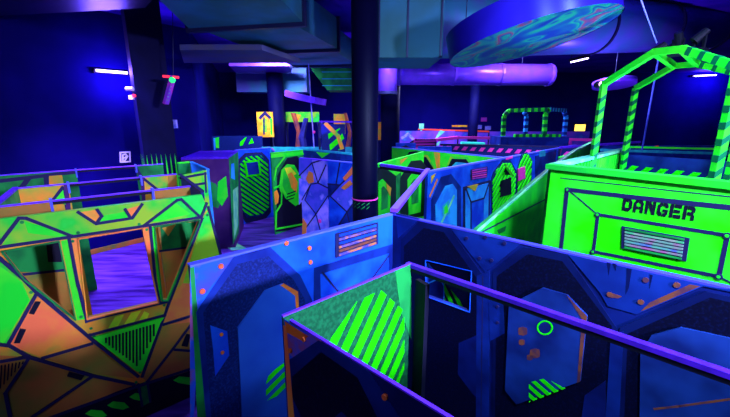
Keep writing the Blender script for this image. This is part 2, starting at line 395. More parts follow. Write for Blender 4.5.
# ------------------------------------------------------------------ C, D : small foreground compartment
C0 = onz(283, 317, H); C1 = onz(411, 264, H); D1 = onz(445, 417, H)
W = Wall(C0, C1, 'speckled green maze wall with bright lime diagonal stripes, in the foreground', t=.012)
W.board(GRAIN, mb=BLUED)
W.poly(DGREEN, [(395,271),(411,264),(411,340),(400,310)])
W.stripes(LIME, [(326,345),(357,301),(381,290),(404,311),(404,369),(395,392),(350,410)], math.radians(53), .105, .58)
W.cap(CAP, h=.006, ov=.001); W.done()
dD = (D1-C0).normalized()
W = Wall(C0 + dD*.05, D1 + dD*.35, 'foreground blue wall with salmon-edged corner and dark octagon, lower centre', t=.012)
W.board(B2, mb=GRAIN)
W.poly(BLUEP, [(284,319),(322,341),(289,362)]); W.poly(RUST, [(285,321),(309,336),(303,341),(287,332)])
W.poly(B3, [(286,362),(319,340),(369,371),(400,417),(372,417),(355,378),(321,352),(293,376),(292,395),(306,430),(290,430)])
W.poly(PITCH, [(293,376),(322,352),(358,377),(382,425),(306,425),(292,395)])
W.poly(B3, [(326,425),(342,411),(356,425)])
W.poly(ORGR, [(284,325),(287,326),(296,430),(290,430)])
W.bolt([(305,338.5),(291.5,350),(386,396)], RUST, .011)
W.cap(CAP, h=.006, ov=.001); W.done()
# purple header rail
E1 = onz(407, 262, H); E2 = onz(745, 376.5, H)
r = thing('header_rail', (E1+E2)/2, 'purple header rail crossing in front of the long dark blue wall', 'rail')
mb = MB(); mb.beam(E1 + Vector((0,0,-.012)), E2 + Vector((0,0,-.012)), .034, .022, PURP); mb.build('rail_cap', r)
mb = MB(); mb.beam(E1 + Vector((0,0,-.034)), E2 + Vector((0,0,-.034)), .030, .022, BLACK); mb.build('rail_board', r)
# black return wall behind the green panel, the rail starts on it
W = Wall(C1 + Vector((.03,.0,0)), E1 + Vector((.10, -.12, 0)), 'narrow black end board at the start of the purple header rail', t=.03, h=H-.10)
W.board(BLACK); W.done()

# ------------------------------------------------------------------ F : the big orange and green structure at left
HF = 2.32
def onzF(u, v): return onz(u, v, HF)
Fa = onzF(-30, 224); Fb = onzF(202, 195.5)
W = Wall(Fa, Fb, 'large orange and green wall with three windows and a triangular louvre, far left', h=HF, t=.05)
lo_r = W.px(240, 330)
outer = [(-.9, 0), (W.px(243,385)[0], 0), W.px(243,385), W.px(222,262), W.px(209,210), (W.L, HF), (-.9, HF)]
wl = [(2,251),(59,241),(75.5,319),(24,278.5)]; wc = [(78,238.5),(142,227.8),(158,302),(87,318.5)]; wr = [(154,226.5),(199.5,219.5),(167.5,300),(162,300)]
W.board(ORG, outer=outer, holes=[W.P(wl), W.P(wc), W.P(wr)], mb=BROWN)
W.poly(YGREEN, [(-30,224),(202,195.5),(208,209),(200,217),(72,236.5),(-60,258)])
W.poly(GREEN, [(28,233),(24,221),(66,233),(60,237)]); W.poly(GREEN, [(101,216),(125,211.5),(128,218),(98,223)]); W.poly(GREEN, [(150,222),(176,203),(190,214),(160,221)])
W.poly(ORGR, [(80,212),(97,209.5),(101,216),(96,223)]); W.poly(ORGR, [(125,209.5),(141,205),(131,218)])
W.poly(ORG, [(-60,258),(0,248),(18,219),(0,243)])
W.poly(YGREEN, [(-60,250),(0,259),(24,279),(36.5,293),(8,345),(-60,330)]); W.poly(GREEN, [(-60,262),(0,266),(22,282),(30,300),(4,343),(-60,330)])
W.poly(GREEN, [(61,241),(68,239.5),(86,319),(77,320)]); W.poly(ORGR, [(69.5,239.5),(77,238.5),(86.5,317)])
W.poly(ORGR, [(143,228),(149.5,227),(159,301)]); W.poly(GREEN, [(151.5,226.5),(153.5,226.5),(161.5,300),(160,301)])
W.poly(GREEN, [(200,219.5),(202,219),(169,301),(166,301)])
W.poly(ORGR, [(37,293),(90,338),(92,343),(42,357),(8,345)])
W.poly(YGREEN, [(204,216),(208,211),(221,259),(222,300),(183,283)])
W.poly(ORGR, [(183,283),(225,285),(226,320),(163,325),(168,303)])
W.poly(ORG, [(88,320.5),(166,303),(164,314),(91,335)])
W.poly(BROWN, [(-60,352),(28,357),(92,376),(46,430),(-60,430)]); W.poly(BROWN, [(42.5,357.5),(92,343),(134,378),(92,373)])
W.poly(BROWN, [(91,376),(134,384),(46,420),(30,430)]); W.poly(BROWN, [(163,325),(225,318),(225,365),(147,381),(143,378)])
for q in ([(108,328),(118,325.5),(124,314),(115,316.5)], [(124,324),(134,321.5),(141,310),(131,312.5)], [(139,320),(147,318),(149,313),(144,311)]): W.poly(YEL, q)
W.poly(BLACK, [(46,419),(205,365),(240,355),(240,385),(204,394),(140,420),(40,450)])
for k in range(7):
    cx, cy = 96+k*22, 413-k*8.3
    if k == 3: continue
    W.poly(GREEN, [(cx-11,cy+2-2),(cx-5,cy-4),(cx+6,cy-3),(cx+11,cy+2),(cx+5,cy+4.5),(cx-6,cy+2.5)])
W.poly(DGREEN, [(140,384),(147,381),(149,402),(143,405)])
K = INK
for pts in ([(-30,258),(0,243),(19,218),(26,218),(72,236)], [(-60,257),(0,247),(72,236.5),(143,226),(201,217)],
            [(78,212),(96,223.5),(132,218),(142,204)], [(97,209.5),(101.5,216),(96,223.5)], [(125,209),(130.5,218)],
            [(143,226),(177,200),(181,199),(200,217)], [(201,217),(206.5,203)], [(208,207),(221.5,259)],
            [(69,238.5),(77,280),(87,320.5)], [(150,226),(155,280),(159.5,303)], [(86,321),(110,314.5),(168.5,301)],
            [(88,335),(165,314.5)], [(-40,229),(0,258),(24,279),(37,292.5),(94,341),(138,376)],
            [(202,218),(169,302),(142,376)], [(37,292.5),(8,344),(29,356.5),(92,375),(134,384)], [(-40,338),(8,345)],
            [(-30,366),(29,356)], [(42.5,357.5),(92,343)], [(29,357),(5.5,392),(12,425)], [(93,375),(31,417)],
            [(147,381),(175,345),(192,322),(205,305)], [(163,324),(192,315),(215,309)], [(174.5,349),(215,352)], [(44,419),(130,388),(215,360)]):
    W.line(K, pts, .026)
for pts in ([(138,384),(142,405)], [(147,381),(150,401)]): W.line(K, pts, .02)
for q in ([(35,301),(41,301),(34,313.6),(29,312.7)], [(20,328),(26,329),(20,342),(14,342)], [(69,371),(84,375),(81,379),(67,375)], [(190,334),(187,346),(181,345),(186,333)], [(197,324),(199,326),(193,334),(191,333)]): W.poly(BLACK, q)
W.bolt([(22,222),(78,232.5),(139,224),(72.5,241),(146.5,229.5),(207,215),(81,316.5),(31,292),(164,305),(91,328),(94,336),(140,372),(136,382)], DGREEN, .014)
# triangular louvre
v = MB(); W.poly(GREEN, [(93,337),(164,316.5),(160,322),(142,370),(137,371)], to=v, lift=.02)
for i in range(15):
    t = (i+.5)/15; x = 104+t*51; yt = 337.5-t*14.5; yb = min(yt+3+ (t/.62)*32, 366) if t < .62 else 366-(t-.62)/.38*34
    if yb-yt < 2: continue
    W.poly(BLACK, [(x-1.1,yt),(x+.9,yt-.3),(x+.9,yb),(x-.9,yb+.3)], to=v, lift=.026)
tag(v.build('louvre_triangle', W.root), None, None)
v = MB(); W.poly(BROWN, [(-30,361),(27,358.5),(6,392),(-30,392)], to=v, lift=.018)
for i in range(7): x = 1+i*3.6; W.poly(BLACK, [(x,364-i*.6),(x+1.6,364-i*.6),(x+.2,387-i*4),(x-1.2,387-i*4)], to=v, lift=.024)
v.build('louvre_triangle', W.root)
for q in (wl, wc, wr):
    f = MB(); W.line(DGREEN if q is not wc else ORGR, q, .010, to=f, lift=.03, closed=True); f.build('window_frame', W.root)
W.cap(YGREEN, h=.008, name='edge_strip'); W.done()

# walls J, K, L behind it, each with a doorway in the middle and a rail across
def doorwall(p, q, d0, d1, label, mL, mR, railm, h=H, deco=None, e0=0, e1=0, drop=0):
    W = wpx(p, q, label, h=h, t=.04)
    if e0: W.a = W.a - W.d*e0; W.L += e0
    if e1: W.L += e1
    x0 = W.px(*d0)[0]; x1 = W.px(*d1)[0]
    W.board(mL, outer=[(0,0),(x0,0),(x0,h),(0,h)]); 
    r_ = MB(); r_.prism([(x1,0),(W.L,0),(W.L,h),(x1,h)], (), W.place, -.04, 0, mR); 
    if deco: deco(W, r_)
    W.done('left_board'); r_.build('right_board', W.root)
    c = MB(); c.prism([(-.01,h-.0),(W.L+.01,h),(W.L+.01,h+.014),(-.01,h+.014)], (), W.place, -.044, .004, railm); c.build('top_rail', W.root)
    c = MB(); c.prism([(x0,h-.035),(x1,h-.035),(x1,h),(x0,h)], (), W.place, -.035, -.005, BLACK); c.build('lintel', W.root)
    for x in (x0, x1):
        c = MB(); c.prism([(x-.012,h-.12),(x+.012,h-.12),(x+.012,h+.035),(x-.012,h+.035)], (), W.place, -.055, .012, CAPB); c.build('bracket', W.root)
    return W
def dJ(W, r_):
    W.poly(DGREEN, [(2,252),(60,242),(66,272),(12,272)]); W.line(INK, [(10,276),(64,270)], .03)
    W.poly(BLACK, [(46,243),(60,241),(62,262),(48,262)])
    W.poly(DGREEN, [(160,225),(196,222),(190,248),(162,250)], to=r_); W.line(INK, [(160,251),(190,247)], .03, to=r_)
    W.poly(ORG, [(162,228),(176,224),(168,236)], to=r_)
doorwall((0,207.5), (190,187), (51,202), (153,192), 'brown airbrushed wall with wide doorway, directly behind the windowed wall', BROWN, BROWN, CAP, deco=dJ, e0=.8)
def dK(W, r_):
    W.line(INK, [(52,202),(63,187.5),(68,212)], .045); W.poly(GREEN, [(54,201),(63,190),(66,205)]); W.line(PLUM, [(66,185),(69,215)], .05)
    W.line(INK, [(144,179),(158,190)], .04, to=r_); W.line(PLUM, [(142,178),(144,205)], .05, to=r_); W.poly(BROWN, [(168,176),(176,175),(176,190),(168,190)], to=r_)
doorwall((18,189), (176,174.6), (68,184), (141,178), 'orange airbrushed wall with doorway, middle of three parallel doorway walls', ORG, ORG, CAP, deco=dK)
def dL(W, r_):
    W.line(INK, [(0,181),(76,172)], .06); W.line(INK, [(22,187),(28,179)], .07); W.line(INK, [(46,176),(47,186)], .07); W.poly(ORG, [(49,176),(62,175),(64,185),(49,185)])
    W.line(INK, [(136,168),(143,180)], .06, to=r_)
doorwall((0,176), (143,165.8), (76,171), (136,166.5), 'green wall with doorway, rearmost of three parallel doorway walls', DGREEN, DGREEN, CAP, deco=dL, e0=.8, e1=.35)
# side walls linking the three
a = onz(0, 204, H); b = onz(18, 189, H)
a2 = b + (a-b)*1.5
W = Wall(a2, b, 'violet-topped side wall joining the brown and orange walls at far left'); W.board(DGREEN); W.cap(PURP, h=.03, wd=.06); W.done()
a = onz(178, 175, H); b = onz(200.5, 192.5, H)
W = Wall(a, b, 'dark side wall closing the right end of the orange doorway wall'); W.board(NAVY); W.cap(INK, h=.02, wd=.06); W.done()
# G : compartment behind right
W = wpx((181,177), (206.5,171.5), 'small yellow-green panel with black lines behind the right end of the windowed wall')
W.board(YGREEN)
W.line(INK, [(180,178),(206,173.5)], .04); W.line(INK, [(181,187),(206,183)], .04); W.line(INK, [(205,173),(206,192)], .05)
W.cap(YGREEN, h=.02); W.done()
W = wpx((207,171), (208.2,170), 'narrow orange end panel'); bpy.data.objects.remove(W.root)
a = onz(190.5, 163, H); b = onz(206.8, 170.6, H)
W = Wall(a, b, 'cyan side panel of the small compartment behind the yellow-green panel'); W.board(CYAN); W.cap(CYAN, h=.03); W.done()
a = onz(178.5, 164, H); W = Wall(a, onz(190, 162.8, H), 'dark green rear panel of the small compartment beside the column'); W.board(DGREEN); W.cap(GREEN, h=.03); W.done()

# ------------------------------------------------------------------ M : dark booth with purple lid
m0 = onz(181, 158.5, H); m1 = onz(228, 157.5, H); m2 = onz(238, 151, H)
dd = (m1-m0).normalized(); nb = Vector((dd.y, -dd.x, 0))
bt = thing('booth', (m0+m1)/2*Vector((1,1,0)) if False else Vector(((m0.x+m1.x)/2, (m0.y+m1.y)/2, 0)), 'dark plum booth with flat purple lid and green airbrushed side', 'booth')
def qprism(pts, z0, z1, m, mb=None):
    mb = mb or MB(); k = len(pts)
    mb.add([(p[0],p[1],z0) for p in pts]+[(p[0],p[1],z1) for p in pts], [tuple(range(k-1,-1,-1)), tuple(range(k,2*k))]+[(i,(i+1)%k,k+(i+1)%k,k+i) for i in range(k)], m); return mb
side = (m2-m1); back = [m0, m1, m1+side, m0+side]
mb = qprism(back, 0, H-.03, PLUM)
W_ = Wall.__new__(Wall); W_.a = Vector((m0.x,m0.y,0)); W_.d = dd.xy.to_3d() if False else Vector((dd.x,dd.y,0)).normalized(); W_.n = Vector((W_.d.y,-W_.d.x,0)); W_.k = 0; W_.mb = mb
W_.poly(DGREEN, [(207,180),(216,184),(222,200),(218,208),(210,206)]); W_.poly(GREEN, [(218,182),(226,176),(228,196),(222,206),(217,200)])
s2 = Wall.__new__(Wall); s2.a = Vector((m1.x,m1.y,0)); s2.d = Vector((side.x,side.y,0)).normalized(); s2.n = Vector((s2.d.y,-s2.d.x,0)); s2.k = 0; s2.mb = mb
s2.poly(DGREEN, [(229,158),(238,152),(239,232),(233,245)]); s2.poly(CYAN, [(231,164),(234,163),(235,180),(231,178)]); s2.poly(PALEG, [(233,190),(238,186),(238,225),(234,240)])
mb.build('body', bt); qprism([p for p in back], H-.03, H+.02, PURP).build('lid', bt)
# green light falling on the floor, painted as a thin patch
q = [onz(222,245,0), onz(236,243,0), onz(247,249,0), onz(232,250.5,0)]
mb = qprism(q, .002, .012, PALEG); tag(mb.build('floor_light_patch', origin=(q[0]+q[2])/2), 'pale green patch of painted light on the dark floor by the booth', 'painted light')

# ------------------------------------------------------------------ O : striped door panel
W = wpx((235.5,150.5), (270.5,148), 'blue maze wall with green diagonally striped door and square window')
W.board(BLUE)
W.poly(INK, [(238,160),(245,153),(262,152),(269,160),(271,212),(264,221),(246,223),(239,213)])
d_ = MB(); W.poly(NAVY, [(239,163),(246,155),(261,154),(268,162),(269,208),(262,216),(247,218),(240,208)], to=d_, lift=.02)
W.stripes(LIME, [(239.5,164),(246.5,156.5),(260.5,155.5),(267.5,163),(268.5,207),(262,214),(247,216),(240.5,207)], math.radians(-38), .125, .5, to=d_, lift=.026)
door = d_.build('door_leaf', W.root)
d_ = MB(); W.poly(LIME, [(243,161.5),(258.5,159.5),(261,175),(246,177)], to=d_, lift=.04); W.poly(BLUED, [(245.5,163),(257,161.5),(258.5,173.5),(247.5,175)], to=d_, lift=.045); d_.build('door_window', door)
W.cap(CAPB); W.done()
a = onz(271, 148.5, H); b = onz(273.5, 151.5, H); 
W = Wall(a, b, 'cyan edge board between the striped door and the green octagon wall'); W.board(CYAN); W.cap(CAP); W.done()

# ------------------------------------------------------------------ Q : green octagon wall
W = wpx((271,153.5), (303,150.5), 'green maze wall with orange and green octagon on dark ground, left of the lilac tower')
W.board(DGREEN)
W.poly(GREEN, [(271,154),(303,151),(303,154.5),(271,158)])
W.line(GREEN, [(274,180),(276,168),(285,156),(303,154)], .05, lift=.016)
W.poly(BLACK, [(277,176),(287,158),(297,156),(303,161),(303,228),(276,232)])
W.line(GREEN, [(274,188),(279,186),(281.5,193),(281,204),(276,212),(275.5,229),(303,224)], .05, lift=.017)
W.poly(ORG, [(274,192),(277,190),(279,196),(278,203),(275,205)])
p = MB(); W.poly(GREEN, [(281,170),(287,164),(294,165),(301,178),(300,203),(295,206),(285,198),(279,185)], to=p, lift=.02)
W.poly(RAMPG, [(283,172),(288,167),(293,168),(299,179),(298,200),(294,202),(287,196),(282,185)], to=p, lift=.022)
W.poly(ORG, [(287,174),(291,172),(297,182),(296,193),(291,188)], to=p, lift=.026); W.poly(YEL, [(284,168),(290,167),(296,174),(288,178)], to=p, lift=.023)
for k in range(3): W.line(BLACK, [(287-k*.8,194+k*3.2),(295-k,191+k*3.4)], .03, to=p, lift=.03)
p.build('octagon_panel', W.root); W.cap(GREEN); W.done()

# ------------------------------------------------------------------ R : lilac cracked tower
r0 = onz(300,158.5,H); r1 = onz(327.5,161,H); r2 = onz(358,164,H)
W = Wall(r0, r1, 'bright lilac and blue maze wall painted with dark cracks, left face of the corner')
W.board(LILAC)
W.poly(LILB, [(318,183),(328,188),(328,196),(316,214),(305,200),(311,184)]); W.poly(LILA, [(316,214),(328,197),(328,245),(322,236)]); W.poly(LILB, [(299,158),(312,159),(312,163),(299,176)]); W.poly(LILA, [(299,178),(311,184),(303,200),(299,205)])
for pts in ([(299,176),(312,163),(318,183),(311,184),(302,200)], [(318,183),(328,188)], [(311,184),(305,200),(316,214),(328,196)], [(316,214),(303,232)], [(316,214),(322,236)], [(312,163),(322,160)], [(318,183),(326,165)]): W.line(INK, pts, .03)
W.poly(ORGR, [(309,171),(313,173),(314,182),(309,184),(306,179)]); W.poly(ORGR, [(303,218),(307,224),(306,238),(302,238)]); W.bolt([(320,221)], PINK, .05)
W.cap(CAP); W.done()
W = Wall(r1, r2, 'deep blue maze wall with dark cracks and orange streak, right face beside the black column')
W.board(BLUE)
W.poly(BLUED, [(328,184),(340,185),(330,196),(328,200)]); W.poly(LILB, [(340,185),(354,172),(357,200),(347,212),(331,197)]); W.poly(BLUED, [(347,212),(332,236),(354,232),(356,202)])
for pts in ([(328,184),(340,185),(354,172)], [(340,185),(330,196),(347,212),(356,200)], [(347,212),(332,236)], [(340,162),(336,185)], [(347,212),(352,232)]): W.line(INK, pts, .035)
W.poly(ORGR, [(353,166),(355,172),(345,181),(343,178)]); W.poly(ORGR, [(350,180),(353,184),(345,190),(341,188)])
W.cap(CAPB); W.done()
# connecting wall Q-R behind
W = Wall(onz(303,150,H), onz(352,155,H), 'green-topped maze wall behind the lilac cracked corner'); W.board(BLUED); W.poly(GREEN,[(316,152),(330,153),(322,158)]); W.cap(TEAL, h=.05); W.done()

# ------------------------------------------------------------------ T : green wall right of the column
W = wpx((376,166), (424,152.5), 'green maze wall with two tall octagons, right of the black column')
W.board(GREEN, mb=DGREEN)
W.poly(BLACK, [(376,168),(384,167),(396,176),(396,230),(376,230)]); W.poly(DGREEN, [(396,176),(401,172),(401,230),(396,230)])
W.poly(ORG, [(400,160),(408,157),(400,165)])
W.poly(BLACK, [(400,178),(411,161),(421,160),(430,170),(430,215),(400,220)])
for q, mm in (([(378,182),(382,179),(390,188),(389,215),(378,219)], GREEN), ([(407,180),(412,173),(418,172),(421,178),(420,212),(408,215)], GREEN)):
    p = MB(); W.poly(mm, q, to=p, lift=.02); cx = sum(a for a, _ in q)/len(q); cy = sum(b for _, b in q)/len(q)
    W.poly(DGREEN, [(cx+(a-cx)*.55, cy+(b-cy)*.6) for a, b in q], to=p, lift=.025); p.build('octagon_panel', W.root)
W.poly(ORG, [(385,183),(390,188),(389,196),(386,190)], lift=.03)
W.cap(GREEN, h=.03); W.done()
a = onz(378,164.5,H); b = onz(426.5,171.5,H)
r = thing('cross_rail', (a+b)/2, 'thin dark purple rail running in front of the green octagon wall', 'rail')
mb = MB(); mb.beam(a, b, .05, .05, PURP); mb.build('rail_cap', r); mb = MB(); mb.beam(a-Vector((0,0,.05)), b-Vector((0,0,.05)), .04, .05, BLACK); mb.build('rail_board', r)
a = onz(394,213.5,H)+Vector((0,0,.03)); b = onz(428,171,H)+Vector((0,0,.03))
r = thing('diagonal_rail', (a+b)/2, 'bright violet diagonal rail linking the blue corner to the wall behind', 'rail')
mb = MB(); mb.beam(a, b, .07, .035, CAP); mb.build('rail_cap', r)

# T2 : green octagon row behind
W = wpx((392,147.5), (503,158.5), 'long green maze wall with row of dark trapezoid recesses, behind the blue wall')
W.board(GREEN, mb=DGREEN)
W.poly(BLACK, [(409,152),(416,151),(422,153),(431,176),(398,170)])
for x in (404, 444, 478):
    W.poly(BLACK, [(x,175),(x+8,156.5+(x-404)*.05),(x+22,157+(x-404)*.05),(x+34,175)])
    W.line(YGREEN, [(x-1,176),(x+7,155.5+(x-404)*.05),(x+23,156+(x-404)*.05),(x+35,176)], .06)
W.poly(ORG, [(434,152),(440,153),(440,170),(437,170)]); W.poly(TEAL, [(452,166),(456,162),(466,163),(469,170),(452,172)])
W.cap(CAPB, h=.03); W.done()

# ------------------------------------------------------------------ U : blue wall with vent, door, striped octagons
U0 = onz(428,173,H); U1 = onz(592,142.5,H)
U1 = U0 + (U1-U0).normalized()*9.5
W = Wall(U0, U1, 'long blue maze wall with cyan octagon, pink vent and two green striped octagons', t=.05)
W.board(BLUE, mb=BLUED)
W.poly(BLUED, [(431,200),(441,177),(451,174),(461,187),(461,240),(431,240)]); W.line(ORGR, [(430,196),(437,180)], .05)
W.poly(ORG, [(431,176),(436,173),(431,184)])
p = MB(); W.poly(CYAN, [(435,205),(445,186),(452,184),(456,190),(456,235),(436,238)], to=p, lift=.02)
W.poly(TEAL, [(441,206),(448,200),(449,213),(442,218)], to=p, lift=.024); W.poly(GREEN, [(443,207),(446,204),(447,212),(443,214)], to=p, lift=.028)
W.line(PALEG, [(438,228),(453,196)], .05, to=p, lift=.026); p.build('octagon_panel', W.root)
W.vent([(470.5,169.5),(487,166.5),(486.5,177.5),(470.5,180)], 5, INK, [MAG, PINK, MAG, PINK, MAG])
W.poly(INK, [(463,187),(490,180),(489,240),(463,240)]); 
p = MB(); W.poly(CYAN, [(465,189),(488,183),(487,240),(465,240)], to=p, lift=.02); W.poly(BLUE, [(470,202),(483,198),(482,240),(470,240)], to=p, lift=.026)
W.line(INK, [(465,189),(470,202),(483,198),(488,183)], .035, to=p, lift=.03); W.line(INK, [(470,202),(470,240)], .035, to=p, lift=.03)
W.poly(ORG, [(467,186.5),(477,184),(474,191),(470,189)], to=p, lift=.032); p.build('door_leaf', W.root)
W.poly(NAVY, [(490,182),(493,172),(502,160),(510,160),(517,172),(517,205),(492,225)])
p = MB(); W.stripes(LIME, [(492,182),(496,170),(503,163),(510,163),(515,174),(514,198),(506,212),(492,220)], math.radians(38), .125, .5, to=p, lift=.03)
W.poly(BLACK, [(499,181),(510,177),(510,194),(499,197)], to=p, lift=.034); p.build('striped_octagon', W.root)
W.poly(NAVY, [(516,172),(521,154),(527,152),(532,160),(531,188),(517,200)])
p = MB(); W.stripes(LIME, [(517,172),(522,155),(527,153.5),(531,161),(530,184),(517,195)], math.radians(38), .17, .5, to=p, lift=.03)
W.poly(PINK, [(517,169),(524,166),(524,178),(517,181)], to=p, lift=.034); p.build('striped_octagon', W.root)
W.poly(BLUED, [(535,156),(556,150),(554,178),(535,185)]); W.poly(TEAL, [(539,151),(545,150),(545,156),(539,157)])
W.poly(MAG, [(558,150),(562,149),(560,156)]); W.line(PINK, [(506,159),(512,157)], .05)
W.cap(CAPB, h=.03); W.done()

# ------------------------------------------------------------------ V : sloping green ramp wall
HT = 2.66
T0 = onz(551,169,HT); T1 = onz(731,189,HT); T1 = T0 + (T1-T0).normalized()*1.75
dT = (T1-T0).normalized()
# ramp plane : runs back from tower corner
va = onz(476,231,H-.25); 
W = Wall(va, va + Vector((2.1, 2.55, 0)), 'sloping green ramp wall rising towards the danger tower', h=2.9, t=.05)
pts = W.P([(476,231.5),(552,167),(575,150.5),(592,142),(600,141),(600,300),(470,300)])
W.board(RAMPG, outer=[p for p in clip(pts, 0, -1, 0)], mb=DGREEN)
W.line(INK, [(480,233),(550,197)], .02); W.poly(DGREEN, [(497,230),(506,226),(505,231),(499,234)])
W.line(PALEG, [(476,232),(552,167.5),(575,151),(592,142.5)], .03, lift=.012)
W.line(INK, [(578,152),(577,170)], .03)
W.done('sloping_board')

# ------------------------------------------------------------------ tower
sT = (onz(628,150,HT) - T0); sT.z = 0
tw = thing('danger_tower', Vector((T0.x+.9, T0.y, 0)), 'fluorescent green lookout tower marked DANGER with an open striped canopy frame', 'tower')
WF = Wall.__new__(Wall); WF.a = Vector((T0.x,T0.y,0)); WF.d = Vector((dT.x,dT.y,0)).normalized(); WF.n = Vector((WF.d.y,-WF.d.x,0)); WF.L=1.75; WF.k = 0; WF.t=.06; WF.h=HT; WF.z0=0; WF.root = tw; WF.mb = MB()
W = WF
W.board(TGREEN, mb=DGREEN)
W.line(INK, [(560.5,178),(680,191.5),(790,203)], .008)
W.line(INK, [(561,249),(567,189.5),(640,198),(800,215)], .036)
for c_ in ((568,189.5),(598,214.5),(593.5,251.5),(727.5,235.5),(720.5,276)):
    pass
W.line(INK, [(568,189.5),(597,214)], .010); 
W.line(INK, [(598,214.5),(727.5,235.5),(719,276.5),(593.5,251.5)], .026, closed=True)
W.line(INK, [(727.5,235.5),(760,225)], .01); W.line(INK, [(719,276.5),(750,292)], .01); W.line(INK,[(593.5,251.5),(580,262)], .010)
W.bolt([(568,189.5),(598,214.5),(593.5,251.5),(727.5,235.5),(719,276.5)], INK, .022); 
for c_ in ((568,189.5),(598,214.5),(593.5,251.5),(727.5,235.5),(719,276.5)):
    x, z = W.px(*c_); W.mb.prism([(x+.011*math.cos(a), z+.011*math.sin(a)) for a in [i*.785 for i in range(8)]], (), W.place, -.001, .016, RAMPG)
W.done('front_panel')
VP_ = W.vent([(622.5,226),(690,238),(686.5,261),(622,248)], 7, INK, [DGREEN, SLG, SLM, SLM, SLB, SLM, DGREEN])
c = MB(); c.prism([(-.04,HT),(1.78,HT),(1.78,HT+.045),(-.04,HT+.045)], (), W.place, -.10, .03, RAMPG); 
c.build('top_rail', tw)
# lettering
LET = {
 'D': [[(0,0),(.28,0),(.28,1),(0,1)], [(.36,0),(.75,0),(1,.25),(1,.75),(.75,1),(.36,1),(.36,.76),(.66,.76),(.72,.68),(.72,.32),(.66,.24),(.36,.24)]],
 'A': [[(0,0),(.27,0),(.27,.28),(.45,.28),(.45,.48),(.27,.48),(.27,.70),(.45,.80),(.45,1),(.22,1),(0,.75)], [(1,0),(.73,0),(.73,.28),(.53,.28),(.53,.48),(.73,.48),(.73,.70),(.53,.80),(.53,1),(.78,1),(1,.75)]],
 'N': [[(0,0),(.28,0),(.28,1),(0,1)], [(.36,1),(.36,.58),(.74,0),(1,0),(1,1),(.74,1),(.74,.46),(.50,1)]],
 'G': [[(0,.25),(.22,0),(.45,0),(.45,.24),(.28,.32),(.28,.68),(.45,.76),(.45,1),(.22,1),(0,.75)], [(.53,1),(.53,.77),(.72,.77),(.74,.66),(1,.66),(1,.82),(.82,1)], [(.53,0),(.85,0),(1,.15),(1,.52),(.53,.52),(.53,.34),(.74,.34),(.74,.22),(.53,.22)]],
 'E': [[(0,0),(.28,0),(.28,1),(0,1)], [(.36,0),(1,0),(1,.23),(.36,.23)], [(.36,.39),(.9,.39),(.9,.61),(.36,.61)], [(.36,.77),(1,.77),(1,1),(.36,1)]],
 'R': [[(0,0),(.28,0),(.28,1),(0,1)], [(.36,1),(.82,1),(1,.84),(1,.6),(.86,.46),(1,.3),(1,0),(.72,0),(.72,.34),(.36,.38),(.36,.56),(.70,.58),(.72,.76),(.36,.78)]],
}
a = W.px(622, 210); b = W.px(696, 221)
lp = MB(); wd = b[0]-a[0]; hh = .10; cw = wd/6
W.line(TGREEN, [(a[0], a[1]+.05), (b[0], b[1]+.05)], .03, pixel=False, lift=.0010, to=lp); lroot = lp.build('lettering', tw)
for i_, ch in enumerate('DANGER'):
    lm = MB()
    for pl in LET[ch]:
        lm.prism([(a[0]+cw*(i_+x*.83), a[1]+(b[1]-a[1])*(i_+x*.83)/6 + y*hh) for x, y in pl], (), W.place, -.001, .0065, BLACK)
    lm.build('letter', lroot)
# side panel and rear panel
S1 = T0 + sT
WS = Wall.__new__(Wall)
def panel(p, q, name, m, mbk, h=HT, picket=False):
    d = (q-p); d.z = 0; L = d.length; d.normalize(); n = Vector((d.y,-d.x,0)); a_ = Vector((p.x,p.y,0))
    f = lambda x, z, t: a_ + d*x + n*t + Vector((0,0,z))
    mb = MB(); mb.prism([(0,0),(L,0),(L,h),(0,h)], (), f, -.05, 0, m, mbk); o = mb.build(name, tw)
    if picket:
        pk = MB(); k = int(L/.12)
        for i in range(k):
            x = .08+i*(L-.16)/k; pk.prism([(x,h-.75),(x+.06,h-.75),(x+.06,h-.02),(x,h-.02)], (), f, .001, .02, GREEN)
        pk.build('picket_row', tw)
    c = MB(); c.prism([(0,h),(L,h),(L,h+.035),(0,h+.035)], (), f, -.07, .03, PALEG if picket else TEAL); c.build('top_rail', tw)
panel(T0 + sT.normalized()*.08, S1, 'side_panel', DGREEN, DGREEN, picket=True)
S2 = S1 + dT*2.6
panel(S1+dT*.06, S2, 'rear_panel', BLUED, BLUED, h=HT-.12)
F2 = T0 + dT*1.75
panel(F2 + sT*.03, F2 + sT*.45, 'side_panel', GREEN, GREEN, picket=False)
# deck and hazard strip
nT = Vector((dT.y, -dT.x, 0))
mb = qprism([T0+sT*.02+dT*.05, F2+sT*.02-dT*.05, F2+sT*.97, S1-sT*.03+dT*.05], 1.45, 1.55, DARKST); mb.build('deck', tw)
hz0 = ony(626,181,(T0+sT*.62).y); 
def sub(p, q, z0, z1, name, base, t=.04):
    X = Wall.__new__(Wall); X.a = Vector((p.x,p.y,0)); d = q-p; d.z=0; X.L = d.length; X.d = d.normalized(); X.n = Vector((X.d.y,-X.d.x,0)); X.k=0; X.t=t; X.z0=z0; X.h=z1; X.root=tw; X.mb=MB(); X.board(base); return X
X = sub(T0+sT*.80+dT*.06, T0+sT*.80+dT*2.4, 1.56, HT-.02, 'x', BLUED)
X.stripes(LIME, [(626,165),(712,174),(712,190),(626,184)], math.radians(50), .13, .5); X.done('hazard_board')
